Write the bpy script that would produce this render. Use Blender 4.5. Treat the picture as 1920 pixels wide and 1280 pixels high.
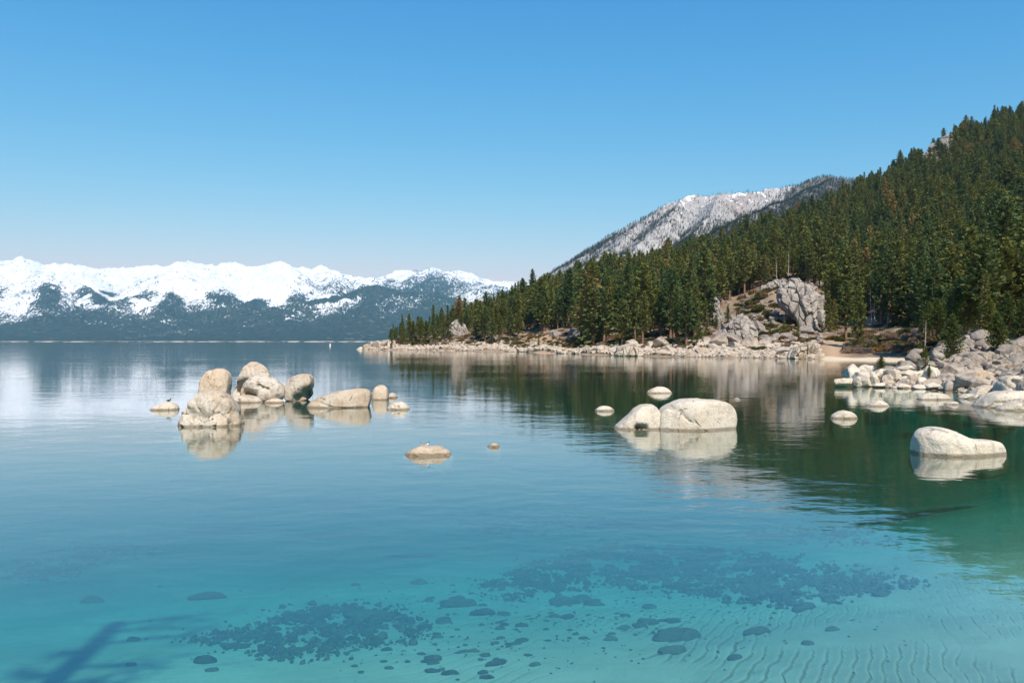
import bpy, math, random
import numpy as np
from mathutils import Vector, Matrix, Euler

for o in list(bpy.data.objects):
    bpy.data.objects.remove(o)
sc = bpy.context.scene
C = sc.collection
R = math.radians

# ------------------------------------------------------------------ camera, sky, sun, exposure
F = 1493.333                 # focal length in pixels of a 1920 px wide picture (28 mm lens)
CAMH = 4.0
cam_d = bpy.data.cameras.new('camera')
cam_d.lens = 28.0
cam_d.sensor_width = 36.0
cam_d.clip_start = 0.1
cam_d.clip_end = 60000
cam = bpy.data.objects.new('camera', cam_d)
cam.location = (0, 0, CAMH)
cam.rotation_euler = (R(90), 0, 0)
C.objects.link(cam)
sc.camera = cam

SUN_EL, SUN_AZ = 49.0, 16.0      # azimuth: degrees to the right of straight behind the camera
world = bpy.data.worlds.new('World')
sc.world = world
world.use_nodes = True
wn, wl = world.node_tree.nodes, world.node_tree.links
sky = wn.new('ShaderNodeTexSky')
sky.sky_type = 'NISHITA'
sky.sun_disc = False
sky.sun_elevation = R(SUN_EL)
sky.sun_rotation = R(180 - SUN_AZ)
sky.altitude = 1900
sky.air_density = 2.0
sky.dust_density = 0.3
sky.ozone_density = 6.0
# the photograph's own tone curve on a clear sky: one curve per colour channel, the same everywhere
wn['Background'].inputs['Strength'].default_value = 0.08
sep = wn.new('ShaderNodeSeparateColor'); com = wn.new('ShaderNodeCombineColor')
wl.new(sky.outputs[0], sep.inputs[0])
for ch, (ex, gain) in enumerate(((2.0, 2.5), (1.05, 1.17), (0.58, 1.04))):
    m1 = wn.new('ShaderNodeMath'); m1.operation = 'MULTIPLY'; m1.inputs[1].default_value = 0.1
    m2 = wn.new('ShaderNodeMath'); m2.operation = 'POWER'; m2.inputs[1].default_value = ex
    m3 = wn.new('ShaderNodeMath'); m3.operation = 'MULTIPLY'; m3.inputs[1].default_value = 10 * gain
    wl.new(sep.outputs[ch], m1.inputs[0]); wl.new(m1.outputs[0], m2.inputs[0]); wl.new(m2.outputs[0], m3.inputs[0]); wl.new(m3.outputs[0], com.inputs[ch])
wl.new(com.outputs[0], wn['Background'].inputs['Color'])

sun_d = bpy.data.lights.new('sun', 'SUN')
sun_d.energy = 5.0
sun_d.angle = R(0.55)
sun_d.color = (1.0, 0.90, 0.77)
sun = bpy.data.objects.new('sun', sun_d)
a_, e_ = R(SUN_AZ), R(SUN_EL)
TO_SUN = Vector((math.sin(a_) * math.cos(e_), -math.cos(a_) * math.cos(e_), math.sin(e_)))
sun.rotation_euler = TO_SUN.to_track_quat('Z', 'Y').to_euler()
sun.location = (0, -20, 60)
C.objects.link(sun)

vs = sc.view_settings
vs.view_transform = 'Standard'
vs.look = 'None'
vs.exposure = 0.42
vs.gamma = 1.0
vs.use_curve_mapping = False
cy = sc.cycles
cy.use_denoising = True
cy.max_bounces = 6
cy.diffuse_bounces = 2
cy.glossy_bounces = 3
cy.transmission_bounces = 3
cy.transparent_max_bounces = 24
cy.volume_bounces = 0
cy.caustics_reflective = False
cy.caustics_refractive = False
cy.sample_clamp_indirect = 6.0

# ------------------------------------------------------------------ helpers
rng = np.random.default_rng(7)
random.seed(7)


def at(px, py, d):
    """the world point seen at a pixel of the 1920 x 1280 picture, d metres out"""
    return Vector(((px - 960) / F * d, d, CAMH - (py - 640) / F * d))


def px_of(x, y, z):
    return 960 + x / y * F, 640 + (CAMH - z) / y * F


def tag(o, label=None, cat=None, group=None, kind=None):
    if label: o['label'] = label
    if cat: o['category'] = cat
    if group: o['group'] = group
    if kind: o['kind'] = kind
    return o


def mesh_np(name, verts, faces, smooth=True, mats=(), attrs=None, fmat=None):
    """faces: an (n,3) / (n,4) array or a list of such arrays"""
    me = bpy.data.meshes.new(name)
    if isinstance(faces, np.ndarray):
        faces = [faces]
    faces = [f for f in faces if len(f)]
    verts = np.asarray(verts, np.float32)
    loops = np.concatenate([f.ravel() for f in faces]).astype(np.int32)
    sizes = np.concatenate([np.full(len(f), f.shape[1]) for f in faces]).astype(np.int32)
    starts = np.concatenate([[0], np.cumsum(sizes)[:-1]]).astype(np.int32)
    me.vertices.add(len(verts)); me.vertices.foreach_set('co', verts.ravel())
    me.loops.add(len(loops)); me.loops.foreach_set('vertex_index', loops)
    me.polygons.add(len(sizes)); me.polygons.foreach_set('loop_start', starts)
    me.polygons.foreach_set('loop_total', sizes)
    if fmat is not None:
        me.polygons.foreach_set('material_index', np.asarray(fmat, np.int32))
    for m in mats: me.materials.append(m)
    me.update(calc_edges=True)
    me.validate()
    me.polygons.foreach_set('use_smooth', np.full(len(me.polygons), smooth))
    for k, v in (attrs or {}).items():
        v = np.asarray(v, np.float32)
        if v.ndim == 1:
            a = me.attributes.new(k, 'FLOAT', 'POINT'); a.data.foreach_set('value', v)
        else:
            a = me.attributes.new(k, 'FLOAT_VECTOR', 'POINT'); a.data.foreach_set('vector', v.ravel())
    return me


def link(name, me, parent=None, loc=(0, 0, 0), rot=(0, 0, 0), scl=(1, 1, 1)):
    o = bpy.data.objects.new(name, me)
    C.objects.link(o)
    o.location = loc; o.rotation_euler = rot; o.scale = scl
    if parent: o.parent = parent
    return o


def grid_faces(nu, nv, wrap=False):
    i = np.arange(nu if wrap else nu - 1)[:, None]
    j = np.arange(nv - 1)[None, :]
    i2 = (i + 1) % nu
    return np.stack([i * nv + j, i2 * nv + j, i2 * nv + j + 1, i * nv + j + 1], -1).reshape(-1, 4)


# numpy gradient noise
_P = np.random.default_rng(3).permutation(256)
_P = np.concatenate([_P, _P, _P])
_G = np.random.default_rng(4).normal(size=(256, 3)); _G /= np.linalg.norm(_G, axis=1)[:, None]


def pn(x, y, z=0.0):
    x, y, z = np.broadcast_arrays(np.asarray(x, float), np.asarray(y, float), np.asarray(z, float))
    xi, yi, zi = np.floor(x).astype(int), np.floor(y).astype(int), np.floor(z).astype(int)
    xf, yf, zf = x - xi, y - yi, z - zi
    u, v, w = [t * t * t * (t * (t * 6 - 15) + 10) for t in (xf, yf, zf)]
    X, Y, Z = xi & 255, yi & 255, zi & 255

    def g(a, b, c):
        h = _P[_P[_P[(X + a) & 255] + ((Y + b) & 255)] + ((Z + c) & 255)]
        q = _G[h]
        return q[..., 0] * (xf - a) + q[..., 1] * (yf - b) + q[..., 2] * (zf - c)
    l = lambda t, a, b: a + t * (b - a)
    return 1.6 * l(w, l(v, l(u, g(0, 0, 0), g(1, 0, 0)), l(u, g(0, 1, 0), g(1, 1, 0))),
                   l(v, l(u, g(0, 0, 1), g(1, 0, 1)), l(u, g(0, 1, 1), g(1, 1, 1))))


def fbm(x, y, z=0.0, oct=4, gain=0.5, ridged=False):
    s, a, f = 0.0, 1.0, 1.0
    for k in range(oct):
        n = pn(np.asarray(x) * f + 17.3 * k, np.asarray(y) * f - 9.1 * k, np.asarray(z) * f + 3.7 * k)
        s = s + a * ((1 - 2 * np.abs(n)) if ridged else n)
        a *= gain; f *= 2.03
    return s


def sstep(a, b, x):
    t = np.clip((np.asarray(x, float) - a) / (b - a), 0, 1)
    return t * t * (3 - 2 * t)


def in_poly(px, py, poly):
    inside = np.zeros(np.shape(px), bool)
    n = len(poly)
    for i in range(n):
        x1, y1 = poly[i]; x2, y2 = poly[(i + 1) % n]
        c = ((y1 > py) != (y2 > py)) & (px < (x2 - x1) * (py - y1) / ((y2 - y1) or 1e-9) + x1)
        inside ^= c
    return inside


ORD = ['first', 'second', 'third', 'fourth', 'fifth', 'sixth', 'seventh', 'eighth', 'ninth', 'tenth', 'eleventh', 'twelfth',
       'thirteenth', 'fourteenth', 'fifteenth', 'sixteenth', 'seventeenth', 'eighteenth', 'nineteenth', 'twentieth']
TENS = {20: 'twenty', 30: 'thirty', 40: 'forty', 50: 'fifty', 60: 'sixty', 70: 'seventy', 80: 'eighty', 90: 'ninety'}


def ordinal(k):
    if k < 20: return ORD[k]
    if k >= 99: return 'hundredth' if k == 99 else 'hundred-and-' + ordinal(k - 100)
    t, r = divmod(k + 1, 10)
    return (TENS[t * 10][:-1] + 'ieth') if r == 0 else TENS[t * 10] + '-' + ORD[r - 1]


# ------------------------------------------------------------------ materials
class NT:
    """small node-tree writer"""
    def __init__(s, name):
        s.m = bpy.data.materials.new(name); s.m.use_nodes = True
        s.t = s.m.node_tree; s.t.nodes.clear()
        s.out = s.t.nodes.new('ShaderNodeOutputMaterial')

    def n(s, typ, ins=None, **props):
        nd = s.t.nodes.new(typ)
        for k, v in props.items(): setattr(nd, k, v)
        for k, v in (ins or {}).items():
            sock = nd.inputs[k]
            if isinstance(v, bpy.types.NodeSocket): s.t.links.new(v, sock)
            else: sock.default_value = v
        return nd

    def link(s, a, b): s.t.links.new(a, b)

    def pos(s): return s.n('ShaderNodeNewGeometry').outputs['Position']
    def obj(s): return s.n('ShaderNodeTexCoord').outputs['Object']
    def attr(s, name): return s.n('ShaderNodeAttribute', attribute_name=name).outputs['Fac']

    def noise(s, vec, scale, detail=4, rough=0.55, dist=0.0):
        return s.n('ShaderNodeTexNoise', {'Vector': vec, 'Scale': scale, 'Detail': detail, 'Roughness': rough, 'Distortion': dist}).outputs[0]

    def ramp(s, fac, a, b, smooth=True):
        return s.n('ShaderNodeMapRange', {'Value': fac, 'From Min': a, 'From Max': b}, interpolation_type='SMOOTHSTEP' if smooth else 'LINEAR').outputs[0]

    def math(s, op, a, b=0.0, c=0.0, clamp=False):
        return s.n('ShaderNodeMath', {0: a, 1: b, 2: c}, operation=op, use_clamp=clamp).outputs[0]

    def mix(s, fac, a, b, blend='MIX'):
        nd = s.n('ShaderNodeMix', data_type='RGBA', blend_type=blend)
        for sock, v in ((nd.inputs[0], fac), (nd.inputs[6], a), (nd.inputs[7], b)):
            if isinstance(v, bpy.types.NodeSocket): s.t.links.new(v, sock)
            else: sock.default_value = v if not isinstance(v, tuple) or len(v) == 4 else (*v, 1)
        return nd.outputs[2]

    def scalev(s, vec, v):
        return s.n('ShaderNodeVectorMath', {0: vec, 1: v}, operation='MULTIPLY').outputs[0]

    def sepz(s, vec): return s.n('ShaderNodeSeparateXYZ', {0: vec}).outputs[2]

    def bump(s, h, dist, strength=1.0, normal=None):
        ins = {'Height': h, 'Distance': dist, 'Strength': strength}
        if normal: ins['Normal'] = normal
        return s.n('ShaderNodeBump', ins).outputs[0]

    def principled(s, col, rough=0.85, normal=None, spec=0.25):
        ins = {'Base Color': col if isinstance(col, bpy.types.NodeSocket) else (*col, 1), 'Roughness': rough, 'Specular IOR Level': spec}
        if normal: ins['Normal'] = normal
        b = s.n('ShaderNodeBsdfPrincipled', ins)
        s.link(b.outputs[0], s.out.inputs['Surface'])
        return s.m


def rock_mat(name, base, warm, dark, stain=0.15, var=0.22, scale=1.0, bleach=True, grey=(0.33, 0.30, 0.27), line=(1.6, 2.6)):
    t = NT(name)
    p = t.pos(); ob = t.n('ShaderNodeObjectInfo')
    off = t.n('ShaderNodeVectorMath', {0: p, 1: ob.outputs['Location']}, operation='ADD').outputs[0]
    big = t.noise(off, 0.55 * scale, 5, 0.6)
    mid = t.noise(off, 2.6 * scale, 6, 0.65)
    fine = t.noise(off, 11 * scale, 5, 0.75)
    col = t.mix(t.ramp(big, 0.42, 0.62), base, warm)
    if bleach:                                   # granite above the old high-water line is weathered grey
        z = t.sepz(p)
        zz = t.math('ADD', z, t.math('MULTIPLY', t.math('SUBTRACT', mid, 0.5), 1.6))
        col = t.mix(t.ramp(zz, line[0], line[1]), col, t.mix(t.ramp(mid, 0.35, 0.65), grey, tuple(0.62 * g for g in grey)))
    col = t.mix(t.math('MULTIPLY', t.ramp(mid, 0.54, 0.72), 0.55), col, dark)
    st = t.noise(t.scalev(off, (1.3, 1.3, 0.8)), 0.9 * scale, 5, 0.6)
    col = t.mix(t.math('MULTIPLY', t.ramp(st, 0.62, 0.72), stain * 4, clamp=True), col, (0.50, 0.28, 0.12))
    col = t.mix(t.math('MULTIPLY', t.ramp(fine, 0.47, 0.68), 0.42), col, dark)
    strk = t.noise(t.scalev(off, (2.4, 2.4, 0.4)), 1.5 * scale, 5, 0.6)
    col = t.mix(t.math('MULTIPLY', t.ramp(strk, 0.52, 0.72), 0.5), col, dark)
    wp = t.n('ShaderNodeVectorMath', {0: off, 1: t.n('ShaderNodeVectorMath', {0: t.n('ShaderNodeTexNoise', {'Vector': off, 'Scale': 1.1 * scale, 'Detail': 4.0}).outputs['Color'], 1: (0.9, 0.9, 0.9)}, operation='MULTIPLY').outputs[0]}, operation='ADD').outputs[0]
    vo = t.n('ShaderNodeTexVoronoi', {'Vector': wp, 'Scale': 0.55 * scale}, feature='DISTANCE_TO_EDGE').outputs['Distance']
    crack = t.math('MULTIPLY', t.ramp(vo, 0.016, 0.002), t.ramp(mid, 0.50, 0.62))
    col = t.mix(t.math('MULTIPLY', crack, 0.6), col, (0.09, 0.075, 0.06))
    z = t.sepz(p)                                # algae line at the water
    wob = t.math('MULTIPLY', t.math('SUBTRACT', mid, 0.5), 0.10)
    zl = t.math('ADD', z, wob)
    wet = t.math('MULTIPLY', t.ramp(zl, 0.13, 0.05), t.ramp(zl, -1.2, -0.25))
    col = t.mix(t.math('MULTIPLY', t.ramp(zl, 0.0, -0.25), 0.85), col, t.mix(t.ramp(mid, 0.35, 0.65), (0.085, 0.075, 0.05), (0.13, 0.115, 0.075)))
    col = t.mix(t.math('MULTIPLY', wet, 0.75), col, (0.13, 0.10, 0.06))
    col = t.mix(t.math('MULTIPLY', ob.outputs['Random'], var), col, t.mix(0.5, col, dark))
    h = t.math('ADD', t.math('MULTIPLY', mid, 1.0), t.math('MULTIPLY', fine, 0.22))
    h = t.math('SUBTRACT', h, t.math('MULTIPLY', crack, 0.5))
    nm = t.bump(h, 0.14 / scale, 0.9)
    return t.principled(col, 0.88, nm, 0.2)


M = {}
M['white_rock'] = rock_mat('bleached_granite', (0.60, 0.535, 0.44), (0.54, 0.455, 0.35), (0.30, 0.265, 0.22), 0.05, bleach=False)
M['island_rock'] = rock_mat('island_granite', (0.55, 0.49, 0.41), (0.46, 0.36, 0.26), (0.13, 0.115, 0.10), 0.16, bleach=False)
M['tan_rock'] = rock_mat('tan_granite', (0.54, 0.44, 0.33), (0.48, 0.36, 0.25), (0.20, 0.16, 0.125), 0.16, bleach=False)
M['pile_rock'] = rock_mat('pile_granite', (0.50, 0.43, 0.355), (0.42, 0.335, 0.255), (0.17, 0.145, 0.12), 0.08, grey=(0.36, 0.30, 0.24), line=(0.8, 1.9))
M['grey_rock'] = rock_mat('weathered_granite', (0.33, 0.29, 0.245), (0.25, 0.215, 0.18), (0.09, 0.08, 0.07), 0.06, bleach=False)
M['shore_rock'] = rock_mat('shore_granite', (0.50, 0.43, 0.35), (0.44, 0.35, 0.265), (0.18, 0.155, 0.13), 0.06, scale=0.45, grey=(0.32, 0.27, 0.23), line=(3.0, 5.5))
M['cliff_rock'] = rock_mat('cliff_granite', (0.40, 0.36, 0.32), (0.31, 0.275, 0.245), (0.11, 0.10, 0.085), 0.05, scale=0.4, bleach=False)
M['bed_stone'] = rock_mat('bed_stone', (0.21, 0.19, 0.145), (0.12, 0.11, 0.085), (0.03, 0.028, 0.024), 0.0, var=1.1, bleach=False)
M['bed_stone_pale'] = rock_mat('bed_stone_pale', (0.30, 0.25, 0.19), (0.24, 0.20, 0.15), (0.13, 0.11, 0.09), 0.0, bleach=False)


def leaf_mat(name, c1, c2, c3, p3=0.9, trans=0.3):
    t = NT(name)
    r = t.n('ShaderNodeObjectInfo').outputs['Random']
    nz = t.noise(t.obj(), 0.55, 3, 0.6)
    col = t.mix(t.ramp(r, 0.0, 0.75), c1, c2)
    col = t.mix(t.ramp(r, p3, p3 + 0.03), col, c3)
    col = t.mix(t.ramp(nz, 0.35, 0.7), col, t.mix(0.55, col, c2))
    d = t.n('ShaderNodeBsdfDiffuse', {'Color': col})
    tr = t.n('ShaderNodeBsdfTranslucent', {'Color': t.mix(0.5, col, (0.14, 0.15, 0.02))})
    mx = t.n('ShaderNodeMixShader', {0: trans, 1: d.outputs[0], 2: tr.outputs[0]})
    t.link(mx.outputs[0], t.out.inputs['Surface'])
    return t.m


M['needles'] = leaf_mat('pine_needles', (0.052, 0.104, 0.050), (0.168, 0.180, 0.052), (0.34, 0.22, 0.09), 0.945)
M['needles_near'] = leaf_mat('pine_needles_near', (0.075, 0.115, 0.040), (0.135, 0.155, 0.038), (0.20, 0.18, 0.05), 0.97)
M['needles_far'] = leaf_mat('far_needles', (0.026, 0.040, 0.030), (0.05, 0.056, 0.032), (0.07, 0.06, 0.04), 0.95, 0.15)
M['manzanita'] = leaf_mat('shrub_leaves', (0.055, 0.070, 0.022), (0.11, 0.11, 0.035), (0.16, 0.12, 0.06), 0.9)
M['brush'] = leaf_mat('dry_brush', (0.20, 0.155, 0.13), (0.25, 0.185, 0.14), (0.21, 0.13, 0.07), 0.8, 0.15)
M['rust_brush'] = leaf_mat('rust_brush', (0.13, 0.10, 0.05), (0.20, 0.13, 0.06), (0.26, 0.13, 0.05), 0.8, 0.15)


def bark(name, a, b):
    t = NT(name)
    o = t.scalev(t.obj(), (6, 6, 1.2))
    nz = t.noise(o, 1.5, 5, 0.65)
    return t.principled(t.mix(t.ramp(nz, 0.3, 0.7), a, b), 0.9, t.bump(nz, 0.05, 0.6), 0.1)


M['bark'] = bark('pine_bark', (0.16, 0.095, 0.06), (0.25, 0.15, 0.095))
M['deadwood'] = bark('dead_wood', (0.34, 0.27, 0.21), (0.48, 0.40, 0.33))

# ------------------------------------------------------------------ lake bed: one sheet from behind the camera to the horizon
def bed_z(x, y):
    x, y = np.asarray(x, float), np.asarray(y, float)
    z = np.interp(y, [-80, -30, -8, -1, 3, 8, 14, 22, 34, 60, 120, 400, 9000],
                  [6, 3.2, 2.0, 0.9, -0.35, -1.0, -1.5, -2.7, -4.8, -7.5, -10.0, -13.0, -18])
    z = z + 0.16 * np.clip(x / np.maximum(y, 6) * 1.4, -1, 1.2) * np.clip(y / 6, 0, 4)
    z = np.where(z < 0, z * (1 - 0.46 * sstep(0.22, 0.70, x / np.maximum(y, 6)) * sstep(8, 19, y) * sstep(75, 36, y)), z)
    z = z + 0.10 * pn(x * 0.13, y * 0.13, 1.0) * np.clip(y / 8, 0.2, 1)
    return z


def ripple(x, y):
    """sand ripples, in metres, and the mask of dark lines low on their steep sides"""
    x, y = np.asarray(x, float), np.asarray(y, float)
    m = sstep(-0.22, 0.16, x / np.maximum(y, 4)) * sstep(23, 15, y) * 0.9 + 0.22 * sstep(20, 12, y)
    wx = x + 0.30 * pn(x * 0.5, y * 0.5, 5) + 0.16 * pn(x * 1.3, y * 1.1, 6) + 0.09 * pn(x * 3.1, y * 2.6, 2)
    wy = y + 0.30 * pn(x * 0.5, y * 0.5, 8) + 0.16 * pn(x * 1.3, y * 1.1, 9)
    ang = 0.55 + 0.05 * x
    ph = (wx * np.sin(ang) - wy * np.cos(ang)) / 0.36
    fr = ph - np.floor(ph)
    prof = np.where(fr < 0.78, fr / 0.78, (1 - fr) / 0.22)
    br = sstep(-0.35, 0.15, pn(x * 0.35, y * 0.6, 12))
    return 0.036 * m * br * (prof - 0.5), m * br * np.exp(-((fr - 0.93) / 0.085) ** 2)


def bed_hits(px, py):
    """where the lake bed shows at these picture points"""
    px, py = np.atleast_1d(np.asarray(px, float)), np.atleast_1d(np.asarray(py, float))
    lo, hi = np.full(px.shape, 3.0), np.full(px.shape, 400.0)
    for _ in range(34):
        d = 0.5 * (lo + hi)
        up = CAMH - (py - 640) / F * d > bed_z((px - 960) / F * d, d)
        lo = np.where(up, d, lo); hi = np.where(up, hi, d)
    x = (px - 960) / F * lo
    return x, lo, bed_z(x, lo)


def bed_hit(px, py):
    x, y, z = bed_hits(px, py)
    return Vector((x[0], y[0], z[0]))


def build_bed():
    ys = np.concatenate([np.linspace(-80, 4, 24), np.linspace(5, 10, 14)[:-1], np.linspace(10, 22, 430)[:-1],
                         22 + (np.geomspace(1, 8980, 110) - 1)])
    aa = np.concatenate([-np.geomspace(3.0, 0.5, 24)[:-1], np.linspace(-0.5, 0.5, 640), np.geomspace(0.5, 3.0, 24)[1:]])
    Y, A = np.meshgrid(ys, aa, indexing='ij')
    X = A * (np.maximum(Y, 0) + 8)
    Z = bed_z(X, Y)
    r, rdark = ripple(X, Y)
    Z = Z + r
    me = mesh_np('lake_bed', np.stack([X, Y, Z], -1).reshape(-1, 3), grid_faces(len(ys), len(aa))[:, ::-1], True, attrs={'debris': rdark.ravel()})
    t = NT('lake_sand')
    p = t.pos()
    big = t.noise(p, 0.22, 5, 0.6)
    mid = t.noise(t.scalev(p, (1.0, 2.0, 1)), 1.1, 6, 0.65)
    fine = t.noise(p, 60, 3, 0.6)
    col = t.mix(t.ramp(big, 0.35, 0.65), (0.50, 0.43, 0.335), (0.38, 0.32, 0.245))
    col = t.mix(t.math('MULTIPLY', t.ramp(mid, 0.45, 0.72), 0.5), col, (0.30, 0.25, 0.17))
    col = t.mix(t.math('MULTIPLY', t.ramp(fine, 0.5, 0.8), 0.25), col, (0.25, 0.2, 0.15))
    col = t.mix(t.math('MULTIPLY', t.attr('debris'), 0.95), col, (0.11, 0.085, 0.05))  # darker colour low on the steep side of each ripple
    me.materials.append(t.principled(col, 0.95, None, 0.1))
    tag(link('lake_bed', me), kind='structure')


build_bed()

# ------------------------------------------------------------------ the lake: a closed body of clear water
def build_water():
    x0, x1, y0, y1, zb = -9000, 9000, -30, 7600, -40
    v = [(x0, y0, zb), (x1, y0, zb), (x1, y1, zb), (x0, y1, zb), (x0, y0, 0), (x1, y0, 0), (x1, y1, 0), (x0, y1, 0)]
    f = np.array([(0, 3, 2, 1), (4, 5, 6, 7), (0, 1, 5, 4), (1, 2, 6, 5), (2, 3, 7, 6), (3, 0, 4, 7)])
    me = mesh_np('lake_water', v, f, False)
    t = NT('lake_water')
    p = t.pos()
    n1 = t.noise(t.scalev(p, (0.7, 1.0, 1)), 0.55, 3, 0.5)
    n2 = t.noise(t.scalev(p, (0.6, 1.0, 1)), 2.1, 3, 0.5)
    n3 = t.noise(t.scalev(p, (0.7, 1.0, 1)), 8.0, 2, 0.5)
    patch = t.ramp(t.noise(t.scalev(p, (0.5, 1.0, 1)), 0.045, 3, 0.5), 0.36, 0.66)
    h = t.math('ADD', t.math('MULTIPLY', n1, 0.026), t.math('MULTIPLY', n2, 0.0075))
    h = t.math('ADD', h, t.math('MULTIPLY', n3, 0.0014))
    h = t.math('MULTIPLY', h, t.math('MULTIPLY_ADD', patch, 0.65, 0.38))
    nm = t.bump(h, 1.0, 1.0)
    g = t.n('ShaderNodeNewGeometry')
    cosi = t.math('ABSOLUTE', t.n('ShaderNodeVectorMath', {0: g.outputs['Incoming'], 1: nm}, operation='DOT_PRODUCT').outputs['Value'])
    fr = t.math('MULTIPLY_ADD', t.math('POWER', t.math('SUBTRACT', 1.0, cosi, clamp=True), 3.2), 0.97, 0.02)
    gl = t.n('ShaderNodeBsdfGlossy', {'Roughness': 0.042, 'Normal': nm, 'Color': (1, 1, 1, 1)})
    tr = t.n('ShaderNodeBsdfTransparent')
    mx = t.n('ShaderNodeMixShader', {0: fr, 1: tr.outputs[0], 2: gl.outputs[0]})
    t.link(mx.outputs[0], t.out.inputs['Surface'])
    ab = t.n('ShaderNodeVolumeAbsorption', {'Color': (0.0, 0.765, 0.745, 1), 'Density': 0.30})
    vs_ = t.n('ShaderNodeVolumeScatter', {'Color': (0.03, 0.42, 0.27, 1), 'Density': 0.025, 'Anisotropy': 0.0})
    av = t.n('ShaderNodeAddShader', {0: ab.outputs[0], 1: vs_.outputs[0]})
    t.link(av.outputs[0], t.out.inputs['Volume'])
    me.materials.append(t.m)
    tag(link('lake_water', me), kind='structure')


build_water()

# ------------------------------------------------------------------ wooded hillside with its promontory
COLS = {   # picture column: (metres out, picture row of the ground)
    640: [(300, -4), (1500, -6)],
    664: [(388, -3), (397, -0.6), (410, -1.0), (440, -4)],
    690: [(380, -0.5), (386, 0.6), (398, 2.0), (412, 1.2), (430, -3)],
    760: [(366, -0.6), (373, 0.3), (385, 3.0), (402, 6.0), (440, 2.0), (480, -3)],
    870: [(333, -0.6), (340, 0.3), (352, 3.0), (375, 6), (420, 10), (500, 8), (620, 0), (700, -5)],
    950: [(311, -0.6), (318, 0.3), (330, 3.2), (360, 7), (460, 18), (560, 18), (760, 4)],
    1050: [(258, -0.6), (265, 0.3), (280, 3.0), (330, 8.5), (400, 16), (520, 30), (650, 32), (900, 12)],
    1150: [(225, -0.6), (232, 0.3), (246, 3.0), (300, 10), (400, 23), (560, 45), (700, 45), (1000, 16)],
    1280: [(201, -0.6), (208, 0.3), (226, 3.2), (270, 9.5), (350, 20), (600, 58), (760, 60), (1100, 25)],
    1380: [(190, -0.6), (197, 0.3), (215, 3.0), (250, 8.5), (300, 17), (400, 33), (640, 76), (800, 80), (1200, 40)],
    1450: [(183, -0.6), (190, 0.3), (210, 3.0), (235, 7.2), (260, 13), (285, 23), (310, 26), (420, 42), (670, 91), (850, 98), (1250, 60)],
    1530: [(175, -0.6), (182, 0.3), (200, 2.8), (225, 5.0), (250, 9.0), (290, 20), (320, 24), (420, 42), (700, 111), (900, 122), (1300, 80)],
    1560: [(60, -9), (150, -8), (166, -1.2), (174, 0.0), (181, 0.7), (198, 3.2), (225, 5.6), (250, 8.5), (300, 17), (430, 44), (715, 120), (900, 130), (1300, 90)],
    1590: [(64, -4), (72, -0.6), (80, -4), (100, -8), (150, -7), (164, -1.2), (172, 0.0), (178, 0.6), (195, 3.0), (220, 5.2), (300, 16), (450, 49), (730, 131), (920, 142), (1300, 100)],
    1650: [(64, -2.5), (70, 0.1), (76, 1.0), (84, -0.6), (95, -5), (148, -6), (159, -1.2), (167, 0), (174, 0.6), (188, 2.8), (216, 6.0), (300, 19), (450, 54), (760, 150), (950, 165), (1350, 120)],
    1700: [(62, -2.2), (68, 0.1), (75, 1.3), (84, 0.6), (100, -2.5), (143, -3.5), (155, -1.0), (162, 0.1), (170, 0.8), (184, 3.2), (214, 6.8), (300, 22), (450, 60), (790, 170), (960, 185), (1350, 140)],
    1760: [(60, -2.2), (66, 0.0), (76, 1.4), (95, 2.4), (120, 3.4), (160, 5.2), (220, 11.4), (300, 24), (450, 64), (810, 196), (980, 212), (1400, 160)],
    1830: [(56, -2.2), (61, 0.1), (72, 1.6), (85, 2.8), (97, 3.6), (130, 5.2), (200, 12), (300, 30), (450, 73), (830, 220), (1000, 240), (1400, 180)],
    1920: [(42, -2.0), (48, 0.1), (58, 0.9), (70, 2.2), (90, 3.6), (130, 6.3), (200, 14.7), (300, 34), (450, 81), (850, 240), (1000, 260), (1400, 190)],
    2050: [(34, -1.8), (40, 0.1), (55, 1.2), (75, 2.8), (130, 8), (300, 42), (860, 262), (1000, 280), (1400, 200)],
    2300: [(19, -1.2), (25, 0.3), (45, 1.8), (75, 3.6), (150, 13), (300, 48), (870, 285), (1000, 300), (1400, 220)],
    4200: [(8, 0.4), (20, 1.5), (60, 5), (150, 20), (300, 55), (870, 300), (1400, 250)],
}
_cu = np.array(sorted(COLS), float)
_dn = np.geomspace(8, 1500, 420)
_tab = np.stack([np.interp(_dn, *zip(*COLS[int(u)])) if COLS[int(u)][0][0] > 0 else 0 for u in _cu])
for k, u in enumerate(_cu):                 # towards the camera every column runs down under the water
    d0, z0 = COLS[int(u)][0]
    m = _dn < d0
    _tab[k, m] = z0 - np.minimum((d0 - _dn[m]) * 0.12, 6) if u < 4000 else z0


def hill_z(x, y, detail=True):
    x, y = np.asarray(x, float), np.maximum(np.asarray(y, float), 0.5)
    u = np.clip(960 + x / y * F, 641, 4199)
    k = np.clip(np.searchsorted(_cu, u) - 1, 0, len(_cu) - 2)
    w = (u - _cu[k]) / (_cu[k + 1] - _cu[k])
    w = np.where(u > 1540, w, w * w * (3 - 2 * w) * 0.5 + w * 0.5)
    g = np.clip(np.interp(y, _dn, np.arange(len(_dn))), 0, len(_dn) - 1.001)
    j = g.astype(int); f = g - j
    z = (1 - w) * ((1 - f) * _tab[k, j] + f * _tab[k, j + 1]) + w * ((1 - f) * _tab[k + 1, j] + f * _tab[k + 1, j + 1])
    amp = np.clip(z * 0.10, 0.12, 4.5)
    z = z + amp * fbm(x * 0.022, y * 0.022, 2.2, 3)
    if detail:
        z = z + np.clip(z * 0.06, 0.05, 0.7) * fbm(x * 0.16, y * 0.16, 4.1, 3)
    return z


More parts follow.
